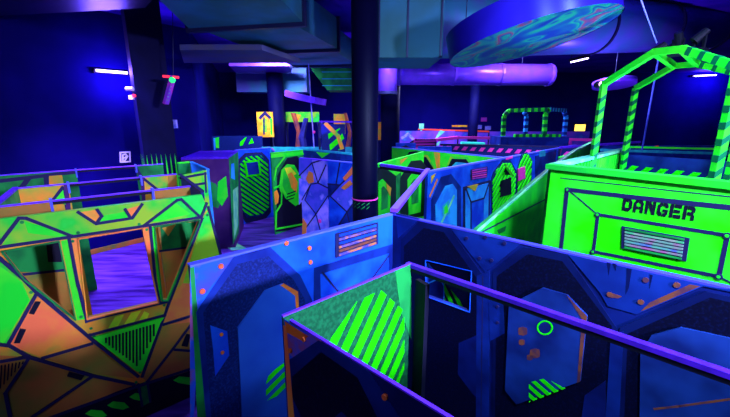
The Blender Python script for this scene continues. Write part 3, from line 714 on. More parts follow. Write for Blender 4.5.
# canopy posts and arches
def post(name, p, z0, z1, u_top=None, m=GREEN, w_=.055):
    """striped square post"""
    mb = MB(); mb.beam((p.x,p.y,z0), (p.x,p.y,z1), w_, w_, m)
    k = int((z1-z0)/.13)
    for i in range(k):
        z = z0+.05+i*.13; h_ = w_/2+.002
        vs = [(p.x-h_,p.y-h_,z),(p.x+h_,p.y-h_,z+.05),(p.x+h_,p.y+h_,z+.05),(p.x-h_,p.y+h_,z)]
        mb.add(vs+[(a_,b_,c_+.055) for a_,b_,c_ in vs], [(3,2,1,0),(4,5,6,7),(0,1,5,4),(1,2,6,5),(2,3,7,6),(3,0,4,7)], DARKG)
    return mb.build(name, tw)

def dist_on(u, v, base, d):
    """height on the vertical above ground line point nearest pixel ray"""
    r = ray(u, v); t = base.y / r.y; return CAM + r*t
P1 = T0 + sT*.40; P1 = Vector((ony(593,160,P1.y).x, P1.y, 0))
P2 = T0 + sT*.72; P2 = Vector((ony(624,160,P2.y).x, P2.y, 0))
z1 = ony(601,84,P1.y).z; z2 = ony(631.5,88,P2.y).z
P3y = P1.y - 1.35; P3 = Vector((ony(716,170,P3y).x, P3y, 0)); z3 = ony(728.5,82,P3y).z
P4y = P2.y - 1.35; P4 = Vector((ony(735,150,P4y).x, P4y, 0)); z4 = ony(742,86,P4y).z
z1 = max(z1, z3); z3 = z1
def at_u(p, q, u, v):
    """point over segment p-q (plan) hit by the sight plane of column u"""
    d = q-p; r = ray(u, v); t = (p.y*r.x - p.x*r.y)/(d.x*r.y - d.y*r.x); g = p+d*t
    return Vector((g.x, g.y, CH + r.z*(g.y/r.y)))
for nm, p, z in (('canopy_post', P1, z1), ('canopy_post', P2, z2), ('canopy_post', P3, z3), ('canopy_post', P4, z2)): post(nm, p, 1.55, z)
def seg(name, a, b, striped=True, m=GREEN, w_=.05):
    mb = MB(); mb.beam(a, b, w_, w_+.01, m)
    if striped:
        d = (b-a); L = d.length; d.normalize(); k = max(1, int(L/.13))
        for i in range(k):
            c_ = a + d*(.06+i*L/k); mb.beam(c_, c_ + d*.045, w_+.006, w_+.016, DARKG)
    return mb.build(name, tw)
a1 = at_u(P1, P3, 655, 52); a2 = at_u(P1, P3, 683, 49)
b1 = at_u(P2, P4, 674, 66); b2 = at_u(P2, P4, 697, 64)
for (a_, b_, s_) in ((Vector((P1.x,P1.y,z1)), a1, False), (a1, a2, False), (a2, Vector((P3.x,P3.y,z3)), True),
                 (Vector((P2.x,P2.y,z2)), b1, False), (b1, b2, False), (b2, Vector((P4.x,P4.y,z2)), True), (a1, b1, False), (a2, b2, False)):
    seg('canopy_beam', a_, b_, s_)
print('tower', T0, F2, S1, P1, z1, P2, z2, P3, z3, P4, a1, a2, b1, b2)

# black effect light cluster on the canopy
cpos = (a1+a2)/2*.5 + (b1+b2)/2*.5
ef = thing('effect_light_cluster', cpos+Vector((0,0,.03)), 'cluster of black moving effect lights on top of the green canopy frame', 'light')
def blob(name, c, sx, sy, sz, m, parent, n=10):
    mb = MB(); bm = bmesh.new(); bmesh.ops.create_uvsphere(bm, u_segments=n+2, v_segments=n-2, radius=1)
    vs = [Vector((v.co.x*sx, v.co.y*sy, v.co.z*sz))+Vector(c) for v in bm.verts]; fs = [[v.index for v in f.verts] for f in bm.faces]; bm.free()
    mb.add(vs, fs, m); o = mb.build(name, parent)
    for p in o.data.polygons: p.use_smooth = True
    return o
mb = MB(); mb.obox(cpos, dT, .44, .16, cpos.z+.03, cpos.z+.07, BODY); mb.build('base_plate', ef)
for k, (dx, dz, tl) in enumerate(((-.18,.05,.9),(-.02,.12,-.5),(.15,.12,.7))):
    c0 = cpos + dT*dx + Vector((0,0,.07))
    mb = MB()
    for sgn in (-1, 1): mb.beam(c0+dT*.04*sgn, c0+dT*.04*sgn+Vector((0,0,dz)), .015, .03, BODY)
    mb.beam(c0-dT*.06, c0+dT*.06, .03, .02, BODY); mb.build('yoke', ef)
    h0 = c0+Vector((0,0,dz)); ax = Vector((math.sin(tl), -.3, math.cos(tl))).normalized()
    mb = MB(); mb.tube(h0-ax*.065, h0+ax*.065, .046, BODY, 12, .036); mb.tube(h0+ax*.065, h0+ax*.07, .03, DARKST, 12); mb.build('lamp_head', ef)

# ------------------------------------------------------------------ columns
def round_column(u, y, wpix, label, band=None, m=COLM):
    c = ony(u, 150, y); r = wpix/2/F*y*1.02
    o = thing('column', Vector((c.x, y, 0)), label, 'column')
    mb = MB(); mb.tube((c.x,y,0), (c.x,y,CZ), r, m, 32); mb.build('shaft', o, smooth=True)
    if band: band(o, c.x, y, r)
    return c.x, r
def sband(o, x, y, r):
    mb = MB(); zt = ony(365,200,y-r).z; mb.tube((x,y,zt-.018), (x,y,zt), r+.008, PINK, 32, caps=True); mb.build('pink_tape', o)
    mb = MB()
    for k in range(5):
        a0 = -math.pi*.95 + k*.38
        for zz in (zt-.08, zt-.13):
            p = [(x+(r+.006)*math.cos(a0+j*.09), y+(r+.006)*math.sin(a0+j*.09)) for j in range(4)]
            for i in range(3): mb.add([(p[i][0],p[i][1],zz+.012*i),(p[i+1][0],p[i+1][1],zz+.012*(i+1)),(p[i+1][0],p[i+1][1],zz+.012*(i+1)+.012),(p[i][0],p[i][1],zz+.012*i+.012)], [(0,1,2,3)], DGREEN)
    mb.build('paint_dashes', o)
round_column(365, 5.0, 25, 'black round column in the centre with a pink tape band near its foot', sband, COLN)
round_column(389.5, 13.0, 18, 'blue-black column just right of the central black column, under the chrome pipe')
def hanger(o, x, y, z):
    mb = MB(); mb.tube((x,y,z), (x,y,CZ), .012, DARKST, 6); mb.build('suspension_wire', o)
round_column(471.5, 17.0, 9, 'slim dark blue column beyond the pink barriers')
round_column(278.5, 14.0, 15, 'dark round column between the orange mural panels')
# rotated square column at left
cc = onz(161, 175, 2.0); cc = ony(161, 172, 8.1)
mb = MB(); mb.obox((cc.x, 8.1), (0.80, 0.60), .62, .56, 0, CZ, COLM)
o = thing('column', Vector((cc.x, 8.1, 0)), 'square dark blue column at left with green painted spikes at its foot', 'column'); mb.build('shaft', o)
sp = MB(); d1 = Vector((.8,.6,0)); n1 = Vector((.6,-.8,0))
c3 = Vector((cc.x, 8.1, 0))
for f_o, f_d, f_n, wd_ in ((c3+n1*.28, d1, n1, .62), (c3-d1*.31, n1, -d1, .56)):
    for k in range(7):
        x = -wd_/2 + wd_*(k+.5)/7
        sp.add([f_o+f_d*(x-.025)+f_n*.004+Vector((0,0,1.2)), f_o+f_d*(x+.025)+f_n*.004+Vector((0,0,1.2)), f_o+f_d*(x+.012)+f_n*.004+Vector((0,0,2.15)), f_o+f_d*x+f_n*.004+Vector((0,0,2.42)), f_o+f_d*(x-.012)+f_n*.004+Vector((0,0,2.15))], [(0,1,2,3,4)], GREEN)
sp.build('painted_spikes', o)

# ------------------------------------------------------------------ overhead : ducts
def duct(pix, zb, h, label, m=STEEL, flanges=(), name='air_duct', seams=()):
    """pix: underside outline in pixels on plane zb"""
    pts = [onz(u, v, zb) for u, v in pix]; c = sum(pts, Vector())/len(pts)
    o = thing(name, Vector((c.x,c.y,zb)), label, 'duct'); qprism(pts, zb, zb+h, m).build('casing', o)
    for (p, q) in flanges:
        a = onz(*p, zb); b = onz(*q, zb); d = (b-a).normalized()
        mb = MB(); mb.obox((a+b)/2, d, (b-a).length+.10, .09, zb-.06, min(zb+h+.03, CZ-.005), DARKST); mb.build('flange', o)
    return o
duct([(98,-60),(225,-60),(303,22.5),(190,29.5)], 4.55, .38, 'wide steel air duct in dark teal overhead, nearest of the three stepped sections', flanges=[((190,29),(303,22.5))])
duct([(208,32.5),(298,27),(337,48.3),(257,51.2)], 4.60, .6, 'steel air duct section overhead, middle of three stepped sections', flanges=[((256,52),(338,49))])
duct([(262,54),(336,52),(356,64),(292,65.5)], 4.65, .55, 'small far steel air duct section, last of the three stepped sections', flanges=[((292,65.5),(356,64.5))])
duct([(180,50),(262,50),(300,63),(184,63)], 4.42, .10, 'flat brownish duct running left behind the stepped ducts', m=DUCTB)
duct([(229,66),(293,66),(291,73),(236,73)], 4.75, .12, 'flat violet lit ceiling panel behind the stepped ducts', m=CHROME, name='ceiling_panel')  # violet light from below is put into the panel colour
duct([(0,-25),(175,-25),(145,8),(0,16)], 4.95, .35, 'dark beam casing along the top left of the ceiling', m=DARKST)
# hanging box left of central column, green light on it put into the colour
g0 = ony(311,90,12); g1 = ony(352,68,12)
o = thing('duct_box', Vector(((g0.x+g1.x)/2, 12.3, g0.z)), 'green-lit hanging duct box just left of the central black column', 'duct')
mb = MB(); mb.add([(g0.x+.5,12,g0.z),(g1.x+.8,12,g0.z),(g1.x+.8,12,g1.z),(g0.x,12,g1.z),(g0.x+.5,13,g0.z),(g1.x+.8,13,g0.z),(g1.x+.8,13,g1.z),(g0.x,13,g1.z)],
 [(0,1,2,3),(7,6,5,4),(0,4,5,1),(1,5,6,2),(2,6,7,3),(3,7,4,0)], DGREEN); mb.build('casing', o)
mb = MB()
for k in range(3): zz = g0.z+.12+k*.2; mb.box((g0.x+.35-.0*k, 11.985, zz), (g1.x+.8, 12.0, zz+.02), TEAL)
mb.build('seam_line', o)
hanger(o, (g0.x+g1.x)/2+.5, 12.5, g1.z)
# blue box between
g0 = ony(237,92,14.6); g1 = ony(285,76,14.6); mb = MB(); mb.box((g0.x,14.6,g0.z),(g1.x+.8,15.4,CZ), DUCTV)
tag(mb.build('duct_box', origin=((g0.x+g1.x)/2,15,g0.z)), 'dull blue duct box hanging above the orange mural panel', 'duct')
# curved blue arc
o = thing('curved_light_channel', ony(307,98,11.5), 'curved blue glowing channel hanging beside the far column', 'light')
mb = MB(); prev = None
for k_ in (0,): pass
for k in range(13):
    t = k/12; u = 286+t*40; v = 93 + 9.5*t**.8; p = ony(u, v, 11.5 - .8*math.sin(t*math.pi/2))
    if prev is not None: mb.beam(prev, p, .10, .17, CHROME)
    prev = p
mb.build('channel', o)

# big round duct crossing at right
ra = ony(382, 23, 6.0); rb = ony(711, 28, 9.8)
o = thing('round_duct', (ra+rb)/2, 'large round steel duct crossing overhead behind the tilted disc', 'duct')
mb = MB(); mb.tube(ra + (rb-ra)*.03, rb, .52, DUCTV, 40, .50); mb.build('casing', o, smooth=True)
g0 = ony(372,57.5,5.4); g1 = ony(442,57.5,5.4)
mb = MB(); mb.box((g0.x,5.4,g0.z),(g1.x,6.5,5.3), STEEL); mb.build('end_box', o)
for u_ in (379, 407, 440):
    g_ = ony(u_,57.5,5.4); mb = MB(); mb.box((g_.x-.012,5.385,g0.z),(g_.x+.012,5.40,5.3), DARKST); mb.build('seam_strip', o)
for t in (.30, .52, .76, .985):
    c_ = ra+(rb-ra)*t; d = (rb-ra).normalized(); mb = MB(); mb.tube(c_-d*.03, c_+d*.03, .535, DARKST, 40); mb.build('joint_band', o)
# spiral chrome duct
ra = ony(396,74,10); rb = ony(551,75,10.4)
o = thing('spiral_duct', (ra+rb)/2, 'shiny violet spiral duct running across below the large round duct', 'duct')
mb = MB(); mb.tube(ra, rb, .27, CHROME, 28); mb.build('casing', o, smooth=True)
for t in (.02, .36, .66, .98):
    c_ = ra+(rb-ra)*t; d = (rb-ra).normalized(); mb = MB(); mb.tube(c_-d*.03, c_+d*.03, .285, CHROME, 28); mb.build('joint_band', o)
for t in (.2,.8): c_ = ra+(rb-ra)*t; hanger(o, c_.x, c_.y, c_.z+.28)
ra = ony(387.5,93,9.0); rb = ony(388,55,9.0)
o = thing('vertical_duct', ra, 'short shiny vertical duct right of the central black column', 'duct')
mb = MB(); mb.tube(ra, rb + Vector((0,0,.3)), .22, CHROME, 24); mb.build('casing', o, smooth=True)
hanger(o, ra.x, ra.y, rb.z+.2); mb = MB(); mb.tube(ra-Vector((0,0,.03)), ra+Vector((0,0,.03)), .235, DARKST, 24); mb.build('end_ring', o)

# ------------------------------------------------------------------ tilted disc
def disc():
    c = Vector((1.858, 4.5, 3.974)); a_, b_ = .2155, -.1133; r = .888
    ex = Vector((1,0,a_)).normalized(); nn = Vector((-a_,-b_,1)).normalized(); ey = nn.cross(ex)
    o = thing('hanging_disc', c, 'tilted round hanging disc with violet rim and swirling painted underside', 'ceiling decoration')
    mb = MB(); mb.tube(c+nn*.0, c+nn*.27, r, PURPR, 64, caps=False); mb.build('rim', o, smooth=True)
    mb = MB(); mb.tube(c+nn*.004, c+nn*.02, r-.004, DISCM, 64)
    def q(pts, m, lf):
        mb.add([c+ex*x+ey*y-nn*lf for x, y in pts], [tuple(range(len(pts)))], m)
    mb.build('painted_underside', o)
    mb = MB(); mb.tube(c+nn*.25, c+nn*.26, r-.004, DARKST, 48); mb.build('top_plate', o)
    for t in (0.5, 2.6, 4.7):
        p = c+ex*.7*math.cos(t)+ey*.7*math.sin(t)+nn*.26; mb = MB(); mb.tube(p, (p.x,p.y,CZ), .006, DARKST, 6); mb.build('suspension_wire', o)
PURPR = mat('violet_rim', (0.012, 0.006, 0.26), (0.02, 0.01, 0.36), 1.0, rough=.3)
DISCM = mat('swirl_painting', (0.02, .3, .5), rough=.4)
def swirl():
    nt = DISCM.node_tree; b = nt.nodes['Principled BSDF']
    tc = nt.nodes.new('ShaderNodeTexCoord'); n = nt.nodes.new('ShaderNodeTexNoise'); n.inputs['Scale'].default_value = 1.5; n.inputs['Detail'].default_value = 1
    mx = nt.nodes.new('ShaderNodeVectorMath'); mx.operation = 'MULTIPLY_ADD'; mx.inputs[1].default_value = (1.6,1.6,1.6)
    nt.links.new(tc.outputs['Object'], n.inputs['Vector']); nt.links.new(n.outputs['Color'], mx.inputs[0]); nt.links.new(tc.outputs['Object'], mx.inputs[2])
    wv = nt.nodes.new('ShaderNodeTexNoise'); wv.inputs['Scale'].default_value = 2.2; wv.inputs['Detail'].default_value = 0.5
    nt.links.new(mx.outputs[0], wv.inputs['Vector'])
    r = nt.nodes.new('ShaderNodeValToRGB'); nt.links.new(wv.outputs['Fac'], r.inputs[0])
    cols = [(.30,(.01,.05,.30)),(.38,(.01,.18,.30)),(.43,(.02,.55,.22)),(.46,(.01,.09,.30)),(.51,(.02,.40,.28)),(.54,(.45,.06,.14)),(.57,(.01,.14,.30)),(.61,(.02,.50,.25)),(.68,(.01,.10,.34))]
    e = r.color_ramp.elements; e[0].position = cols[0][0]; e[0].color = (*cols[0][1],1); e[1].position = cols[-1][0]; e[1].color = (*cols[-1][1],1)
    for p, c in cols[1:-1]: k = e.new(p); k.color = (*c,1)
    nt.links.new(r.outputs[0], b.inputs['Base Color'])
swirl(); disc()

# ------------------------------------------------------------------ lamps
def tube_lamp(p, q, label, power, y=None, pq=None, wall_n=(0,-1,0), col=UVD, es=None, group=None, name='tube_lamp', stand=.12, size=.08):
    a, b = p, q; d = (b-a); n = Vector(wall_n).normalized()
    o = thing(name, (a+b)/2, label, 'lamp', group)
    mb = MB(); mb.beam(a, b, .06, .05, TUBE); mb.build('tube', o)
    mb = MB(); mb.beam(a-n*.06-d*.06, b-n*.06+d*.06, .11, .09, BODY); mb.build('housing', o)
    if wall_n[2] < 0:
        for q_ in (a, b):
            mb = MB(); mb.tube(q_-n*.10, (q_.x, q_.y, CZ), .012, DARKST, 6); mb.build('suspension_wire', o)
    l = area('lamp_light', (a+b)/2 + n*stand, (a+b)/2 + n*(stand+1), d.length, size, power, col); l.rotation_mode='XYZ'
    l.parent = o; l.location = l.location - o.location
    return o
# on the left wall
wa = Vector((-12.6,-.45,0)); wd_ = (Vector((-4.75,10.8,0))-wa).normalized(); wn = Vector((wd_.y,-wd_.x,0))
def onwall(u, v, a, n, off=.12):
    r = ray(u, v); t = ((a+n*off)-CAM).dot(n)/r.dot(n); return CAM + r*t
la = onwall(96,70.5,wa,wn,.14); lb = onwall(127,73,wa,wn,.14)
o = tube_lamp(la, lb, 'glowing blacklight tube lamp fixed to the left wall', 110, wall_n=wn)
wall_glow = area('lamp_light', (la+lb)/2 + wn*.50 - Vector((0,0,.1)), (la+lb)/2 - wn*1 - Vector((0,0,.5)), .5, .05, 75, (0.16,0.06,1.0)); wall_glow.parent = o; wall_glow.location = wall_glow.location - o.location  # added light in mid-air, aimed back at the wall for the tube's glow
o = tube_lamp(ony(571,62,12), ony(588,58,12), 'glowing blacklight tube lamp under the round duct, upper right', 60, wall_n=(0,-.3,-1), col=(.3,.2,1))
o = tube_lamp(ony(694,76,19.8), ony(716,75,19.8), 'glowing blacklight tube lamp seen inside the tower canopy arch', 60, wall_n=(0,-1,0), col=(.15,.08,1))
wall_glow = area('lamp_light', o.location + Vector((0,-.9,-.1)), o.location + Vector((0,1,-.4)), 1.0, .1, 120, (0.14,0.05,1.0)); wall_glow.parent = o; wall_glow.location = wall_glow.location - o.location  # added the same way to make a glow on the back wall
o = thing('emergency_lamp', ony(580,127,19.9), 'small yellow rectangular emergency lamp on the far wall', 'lamp')
a = ony(574.5,131,19.9); b = ony(585.5,124.5,19.9); mb = MB(); mb.box((a.x,19.88,a.z),(b.x,19.92,b.z), YTUBE); mb.build('lamp_glass', o)
mb = MB(); mb.box((a.x-.05,19.92,a.z-.05),(b.x+.05,20.0,b.z+.05), BODY); mb.build('housing', o)
# small devices on the left column
p = ony(130,91,7.6)
o = thing('spotlight', p, 'small white spotlight with red indicator on the left column', 'lamp')
mb = MB(); mb.tube(p+Vector((-.07,0,.04)), p+Vector((.07,0,.04)), .04, WHITE, 12); mb.build('lamp_head', o)
mb = MB(); mb.tube(p+Vector((.06,.02,0)), (cc.x-.30, 8.02, p.z), .012, BODY, 8); mb.build('arm', o)
mb = MB(); mb.box((p.x-.03,p.y-.03,p.z-.16), (p.x+.05,p.y+.03,p.z-.08), WHITE); mb.build('bracket', o)
mb = MB(); mb.tube(p+Vector((.09,-.02,-.09)), p+Vector((.09,-.06,-.09)), .03, REDL, 10); mb.build('indicator', o)
p = ony(171,90,7.2)
o = thing('hanging_lightbox', p, 'small tilted hanging sign with green and red lights beside the left column', 'sign')
mb = MB(); mb.beam(p+Vector((-.13,0,-.25)), p+Vector((.07,0,.25)), .14, .05, MAG); mb.build('body', o)
mb = MB(); mb.beam(p+Vector((-.10,-.03,.24)), p+Vector((.18,-.03,.22)), .04, .04, REDL); mb.build('red_bar', o)
mb = MB(); mb.tube(p+Vector((.08,-.05,.17)), p+Vector((.08,-.09,.17)), .05, GRNL, 12); mb.build('indicator', o)
mb = MB()
for k in range(6): zz = -.2+k*.06; mb.beam(p+Vector((-.12+k*.022-.02,-.04,zz)), p+Vector((-.12+k*.022+.06,-.04,zz+.02)), .02, .015, PALEG)
mb.build('marking', o)
mb = MB(); mb.tube(p+Vector((.07,0,.25)), (p.x+.25, p.y, CZ), .008, DARKST, 6); mb.build('cable', o)
p = ony(173.5,124,8.2); mb = MB(); mb.box((p.x-.05,p.y,p.z-.09),(p.x+.05,p.y+.08,p.z+.09), LILAC); tag(mb.build('junction_box', origin=p), 'small pale junction box low on the dark wall beside the left column', 'electrical box')
# square sign on left wall
o = thing('wall_sign', onwall(124.5,157,wa,wn,.01), 'small square sign with white outline and leaning figure, left wall', 'sign')
class FW: pass
X = Wall.__new__(Wall); X.a = wa + wn*.01; X.d = wd_; X.n = wn; X.k = 0; X.root = o
mb = MB(); X.poly(INK, [(119.5,152),(129.5,151.5),(130,162),(120,162.5)], to=mb, lift=.02); mb.build('plate', o)
mb = MB(); X.line(WHITE, [(120,152.5),(129.3,152),(129.7,161.5),(120.4,162)], .035, to=mb, lift=.025, closed=True); mb.build('white_outline', o)
mb = MB(); X.line(WHITE, [(122.5,160.5),(122.3,155),(125,154),(126.5,155.5),(125,157.5),(123,158)], .035, to=mb, lift=.026); X.line(WHITE, [(124,161),(127.5,156)], .03, to=mb, lift=.026); mb.build('symbol', o)

# small round purple dish near the canopy
p = ony(614,81,9); o = thing('hanging_dish', p, 'flat purple oval dish hanging by the left canopy post', 'ceiling decoration')
mb = MB(); mb.tube(p+Vector((.0,-.02,-.11)), p+Vector((0,0,.0)), .44, CHROME, 40); mb.build('rim', o, smooth=True)
mb = MB(); mb.tube(p+Vector((0,0,.0)), (p.x,p.y,CZ), .012, DARKST, 6); mb.build('suspension_wire', o)
p = ony(601.5,84,P1.y+.06); 
o = thing('spotlight', p, 'small glowing lilac spotlight at the top of the left canopy post', 'lamp'); 
pk = mat('spot_glass', (1,.7,1), emit=(.9,.5,.9), es=2.0)
mb = MB(); mb.tube(p+Vector((0,.08,0)), p+Vector((0,.001,0)), .04, BODY, 14); hd = mb.build('lamp_head', o); mb = MB(); mb.tube(p, p+Vector((0,-.02,0)), .032, pk, 14); mb.build('lens', hd)
mb = MB(); mb.tube(p+Vector((0,.04,-.03)), (P1.x,P1.y,z1+.02), .012, BODY, 8); mb.build('bracket', o)

# cables
def cable(a, b, r, label, m=WHITE): 
    mb = MB(); mb.tube(a, b, r, m, 6); tag(mb.build('cable', origin=(a+b)/2), label, 'cable')
a = ony(641,0,3.6); b = a1+Vector((.0,.0,.08)); cable(a+(a-b)*.25, b, .006, 'pale cable sloping down to the effect lights on the canopy', LILAC)
a = ony(308,66,11); b = ony(314,148,11); cable(a+Vector((0,0,.5)), b, .018, 'thin pale vertical cable hanging before the mural panels', LILAC)
mb = MB(); p = ony(314,132,10.95); mb.tube(p, p+Vector((0,-.03,0)), .04, PINK, 10); tag(mb.build('cable_marker', origin=p), 'pink dot on the thin hanging cable', 'marker')
a = ony(655,80,9.5); b = ony(642,150,9.5); cable(a+Vector((0,0,.9)), b, .02, 'thin blue pole hanging behind the canopy frame', CAPB)

# ------------------------------------------------------------------ far murals and panels
def facade(u0, v0, u1, v1, y, label, m, name='mural_panel', cat='mural', deco=None, t=.06, yaw=0, ground=False):
    a = ony(u0, v1, y); b = ony(u1, v0, y+yaw)
    z0 = 0 if ground else a.z
    W = Wall(a, Vector((b.x, y+yaw, 0)), label, cat=cat, name=name, z0=z0, h=b.z, t=t); W.board(m)
    if deco: deco(W)
    if not ground:
        for x in (.04, W.L-.04):
            pm = MB(); pp = W.place(x, 0, -t/2); pm.tube(pp, (pp.x,pp.y,z0), .025, DARKST, 8); pm.build('post', W.root)
    W.done('board'); return W
def dm(W):
    W.line(INK, [(260,118),(265,113),(270,118)], .10); W.poly(YGREEN, [(262,120),(267,118),(267,132),(263,133)]); W.line(INK, [(264,118),(264,134)], .06)
    W.line(GREEN, [(271,119),(271.5,134)], .07)
facade(258,112,272.5,137,13, 'glowing orange mural panel left of the dark round column', ORGL, deco=dm)
def dm2(W):
    W.poly(ORGL, [(296,114),(301,115),(298,122)]); W.poly(GREEN, [(300,113),(306,113),(303,118)])
facade(286,112,319,122,14.5, 'yellow-green and orange mural header right of the dark round column', YGREEN, deco=dm2)
facade(334,114,345,134,14.5, 'orange and green mural panel left of the central black column', ORG)
facade(378,122,386,140,12.9, 'orange and green mural strip just right of the central black column', ORG)
# rocky spires
def spire(u, vt, vb, wpx, y, m, label):
    b = ony(u, vb, y); t = ony(u, vt, y); r = wpx/2/F*y; bm = MB(); n = 7
    rings = []
    for k in range(6):
        f = k/5; rr = r*(1-f*.55)*(1+.18*math.sin(k*2.3+u)); cx = b.x+.12*math.sin(k*1.7+u)
        rings.append([(cx+rr*math.cos(2*math.pi*i/n+k*.2), y+rr*math.sin(2*math.pi*i/n+k*.2), f*t.z) for i in range(n)])
    vs = [p for r_ in rings for p in r_]; fs = [(k*n+i, k*n+(i+1)%n, (k+1)*n+(i+1)%n, (k+1)*n+i) for k in range(5) for i in range(n)]
    fs += [tuple(range(n-1,-1,-1)), tuple(range(5*n, 6*n))]
    bm.add(vs, fs, m); tag(bm.build('rock_spire', origin=(b.x,y,0)), label, 'scenery', 'painted rock spires at the back')
RSP = mat('rust_rock_paint', (.38,.08,.02), (.08,.02,.06), 2.0); DSP = mat('dark_rock_paint', (.004,.006,.04), (.02,.02,.16), 1.5)
spire(297,113,150,10,13.5,RSP,'tall rust-coloured rock spire between the mural header and cable')
spire(288,116,150,7,15.4,DSP,'dark blue rock spire left of the rust spire')
spire(306,118,150,11,12.6,DSP,'wide dark blue rock spire right of the rust spire')
spire(322,122,150,12,12.8,DSP,'dark blue rock spire right of the hanging cable')
spire(347,113,150,7,14,RSP,'slim rust-coloured rock spire beside the central black column')
def dm3(W): W.stripes(LIME, [(328,134),(340,128),(344,138),(340,150),(330,150)], math.radians(40), .3, .5); W.line(ORG, [(326,124),(338,136),(342,148)], .12)
facade(322,124,345,152,11.8, 'dark maze panel with orange rim and small green stripes, before the spires', NAVY, deco=dm3, name='maze_panel', cat='maze wall', ground=True)
a = ony(319,121.5,11.5); b = ony(354,122,11.5); r = thing('cross_rail', (a+b)/2, 'thin purple rail high between the cable and central column', 'rail'); mb = MB(); mb.beam(a,b,.05,.05,PURP); mb.build('rail_cap', r)
for e in (a, b):
    mb = MB(); mb.tube((e.x,e.y,0), (e.x,e.y,e.z-.02), .03, DARKST, 8); mb.build('post', r)
# low dark panels behind the booth
def dm4(W):
    W.poly(GREEN, [(215,138),(219,137),(219,148),(216,148)]); W.poly(CYAN, [(213.5,138),(215,138),(215.5,150),(214,150)])
    W.stripes(LIME, [(240,142),(246,137),(252,138),(254,143),(240,146)], math.radians(60), .3, .5)
facade(213,136,262,152,12.2, 'dark blue maze wall with green marks behind the striped door', NAVY, deco=dm4, name='maze_panel', cat='maze wall', ground=True)
facade(262,147,352,153,12.0, 'teal-topped low maze wall below the rock spires', TEAL, name='maze_panel', cat='maze wall', ground=True)

# ------------------------------------------------------------------ far right barriers : pink, teal, violet
def far(u0, u1, vt, vb, y, label, m, deco=None, y2=None, capm=None):
    a = ony(u0, vt, y); y2 = y2 or y; b = ony(u1, vt, y2)
    W = Wall(Vector((a.x,a.y,0)), Vector((b.x,b.y,0)), label, h=a.z, t=.06); W.board(m)
    if deco: deco(W)
    if capm: W.cap(capm, h=.05)
    W.done(); return W
VIO = mat('violet_panel_paint', (.20,.05,.55), (.05,.05,.45), 1.6, c3=(.03,.25,.5))
def f1(W):
    W.line(LILAC, [(402,138),(408,134),(414,140)], .12); W.poly(BLACK, [(410,142),(416,138),(420,142),(420,150),(408,150)])
    W.stripes(PALEG, [(433,142),(440,130),(446,132),(438,146)], math.radians(40), .35, .5)
far(400, 455, 131, 150, 17, 'violet mural wall with pale ornament right of the second column', VIO, f1)
far(455, 590, 131.5, 150, 18, 'long violet and blue low wall far behind the pink barriers', VIO, lambda W: (W.poly(TEAL,[(536,138),(552,138),(552,145),(536,145)]), W.line(PINK,[(500,138),(530,137)],.15)))
far(414, 436, 139, 150, 15, 'solid fluorescent pink barrier panel', PINK, lambda W: [W.line(BLACK, [(415,140+k*3),(435,139.5+k*3)], .04) for k in range(3)])
a = ony(436,140,15); b = ony(458,137.5,15.5); c_ = ony(600,140,14.5)
def rail(p, q, m, label, wdt=.12): 
    r = thing('cross_rail', (p+q)/2, label, 'rail'); mb = MB(); mb.beam(p, q, wdt, wdt, m); mb.build('rail_cap', r)
    for e in (p, q):
        mb = MB(); mb.tube((e.x,e.y,0), (e.x,e.y,e.z-wdt/2), .03, DARKST, 8); mb.build('post', r)
rail(a, b, PINK, 'short fluorescent pink rail rising from the pink panel')
rail(b, c_, PINK, 'long fluorescent pink rail running right above the teal strip', .10)
def hz(W):
    W.stripes(PINK, [(440,145.5),(600,153),(600,158),(440,149)], math.radians(55), .24, .5)
far(440, 600, 145, 160, 13.2, 'dark low barrier with slanted pink hazard stripes', NAVY, hz, y2=11.5, capm=INK)
far(550, 572, 139.5, 150, 14.6, 'second fluorescent pink barrier panel, near the hoop frame', PINK, lambda W: W.stripes(MAG, [(550,141),(572,141),(572,146),(550,146)], math.radians(45), .3, .5))
far(418, 452, 146.5, 156, 12.8, 'blue low wall section below the pink barrier panel', BLUE, None)
rail(ony(461,144.8,14), ony(484,145.5,14), TLIT, 'glowing teal light strip on the far barrier', .22)
a = ony(486,148,14); b = ony(512,143,14)
W = Wall(Vector((a.x,14,0)), Vector((b.x,14,0)), 'pale green panel right of the glowing teal strip', h=b.z, z0=0); W.board(PALEG, outer=[(0,0),(W.L,0),(W.L,b.z),(W.L*.7,b.z),(0,a.z)]); W.done()
rail(ony(418,129.2,18), ony(489,131.5,18), RED, 'thin red rail far behind the violet mural wall', .07)
rail(ony(452,126,18.5), ony(467,126,18.5), ORGL, 'short dim orange rail near the slim far column', .08)
mb = MB(); a = ony(419,129,17.5); b = ony(424,123.5,17.5); mb.box((a.x,17.5,a.z),(b.x,17.6,b.z), PALEG); mb.box(((a.x+b.x)/2-.03,17.53,0),((a.x+b.x)/2+.03,17.57,a.z), PALEG); tag(mb.build('exit_box', origin=(a.x,17.55,a.z)), 'small pale green square sign above the violet mural wall', 'sign')
for u, v_, lab in ((479,127,'small pale lilac notice board right of the slim far column'),(488,128,'second small lilac notice board, further right of the slim column'),(484,119.5,'small purple notice above the lilac notice boards')):
    a = ony(u-3,v_+2,19.95); b = ony(u+3,v_-2,19.95); mb = MB(); mb.box((a.x,19.95,a.z),(b.x,20.0,b.z), LILAC if v_>125 else MAG)
    tag(mb.build('notice_board', origin=((a.x+b.x)/2,19.97,a.z)), lab, 'sign')
# crouched panel right of the second column (blue and green bits)
far(396, 416, 143, 155, 12.5, 'blue low wall with dark wedge right of the second column', BLUE, lambda W: W.poly(INK, [(399,148),(406,145),(413,150)]))
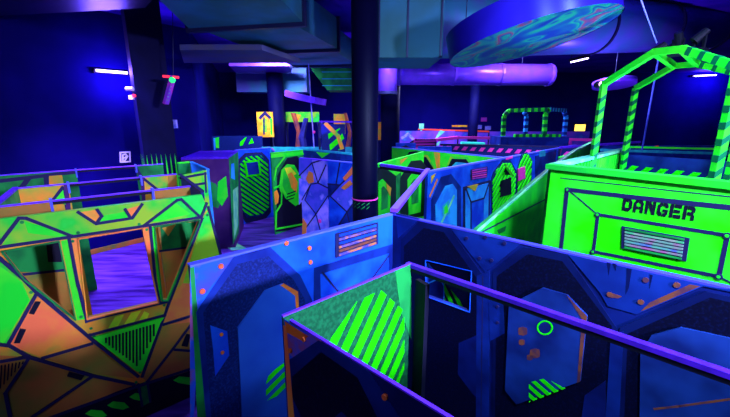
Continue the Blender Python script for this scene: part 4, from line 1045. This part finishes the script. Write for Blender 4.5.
# green striped hoop frame
def hoop():
    y = 14.0; zb = ony(510,137,y).z
    fr = thing('hoop_frame', Vector((ony(533,137,y).x, y, 0)), 'green and blue striped hoop frame standing on a far wall', 'frame')
    def bar(pts, m, m2, name, wd=.13):
        mb = MB()
        for p, q in zip(pts, pts[1:]):
            mb.beam(p, q, wd, wd, m); d = q-p; k = max(1, int(d.length/.22))
            for i in range(k): c0 = p+d*((i+.2)/k); mb.beam(c0, c0+d*(.45/k), wd+.01, wd+.01, m2)
        mb.build(name, fr)
    P_ = lambda u, v, yy=y: ony(u, v, yy)
    bar([P_(503,136),P_(504,116),P_(509,110.5)], GREEN, DARKG, 'post'); bar([P_(544,136),P_(545.5,114),P_(549,109.5)], GREEN, DARKG, 'post')
    bar([P_(525,136,y+.9),P_(526.5,116,y+.9),P_(524,112,y+.9)], CYAN, BLUED, 'post'); bar([P_(564,136,y+.9),P_(566,117,y+.9),P_(564,111,y+.9)], CYAN, BLUED, 'post')
    bar([P_(509,110.5),P_(549,109.5)], GREEN, DARKG, 'top_bar'); bar([P_(549,109.5),P_(565,110.5,y+.9)], TEAL, BLUED, 'top_bar'); 
    bar([P_(514,136),P_(560,136)], GREEN, DARKG, 'base_bar')
    mb = MB()
    mb.box((P_(500,137).x, y-.1, 0), (P_(568,137).x, y+1.1, zb), BLUED); mb.build('plinth', fr)
hoop()
# green lengthwise panels between hoop and tower
W = wpx((560,158), (600,148), 'green maze wall with arched top between the ramp and the far wall'); W.board(GREEN, mb=DGREEN); W.poly(DGREEN, [(565,170),(575,156),(590,153),(592,170)]); W.cap(GREEN); W.done()
rail(ony(560,147.5,11), ony(640,142,12), PURP, 'thin purple rail running behind the left tower post', .06)
rail(ony(628,147,10.5), ony(760,150,9.5), GREEN, 'long thin green rail beyond the tower deck', .05)
far(600, 760, 145.5, 175, 11.5, 'long blue-green wall beyond the tower with small red mark', BLUED, lambda W: (W.line(TEAL,[(600,150),(740,154)],.08), W.poly(RED,[(652,147.5),(658,145),(660,148)])))
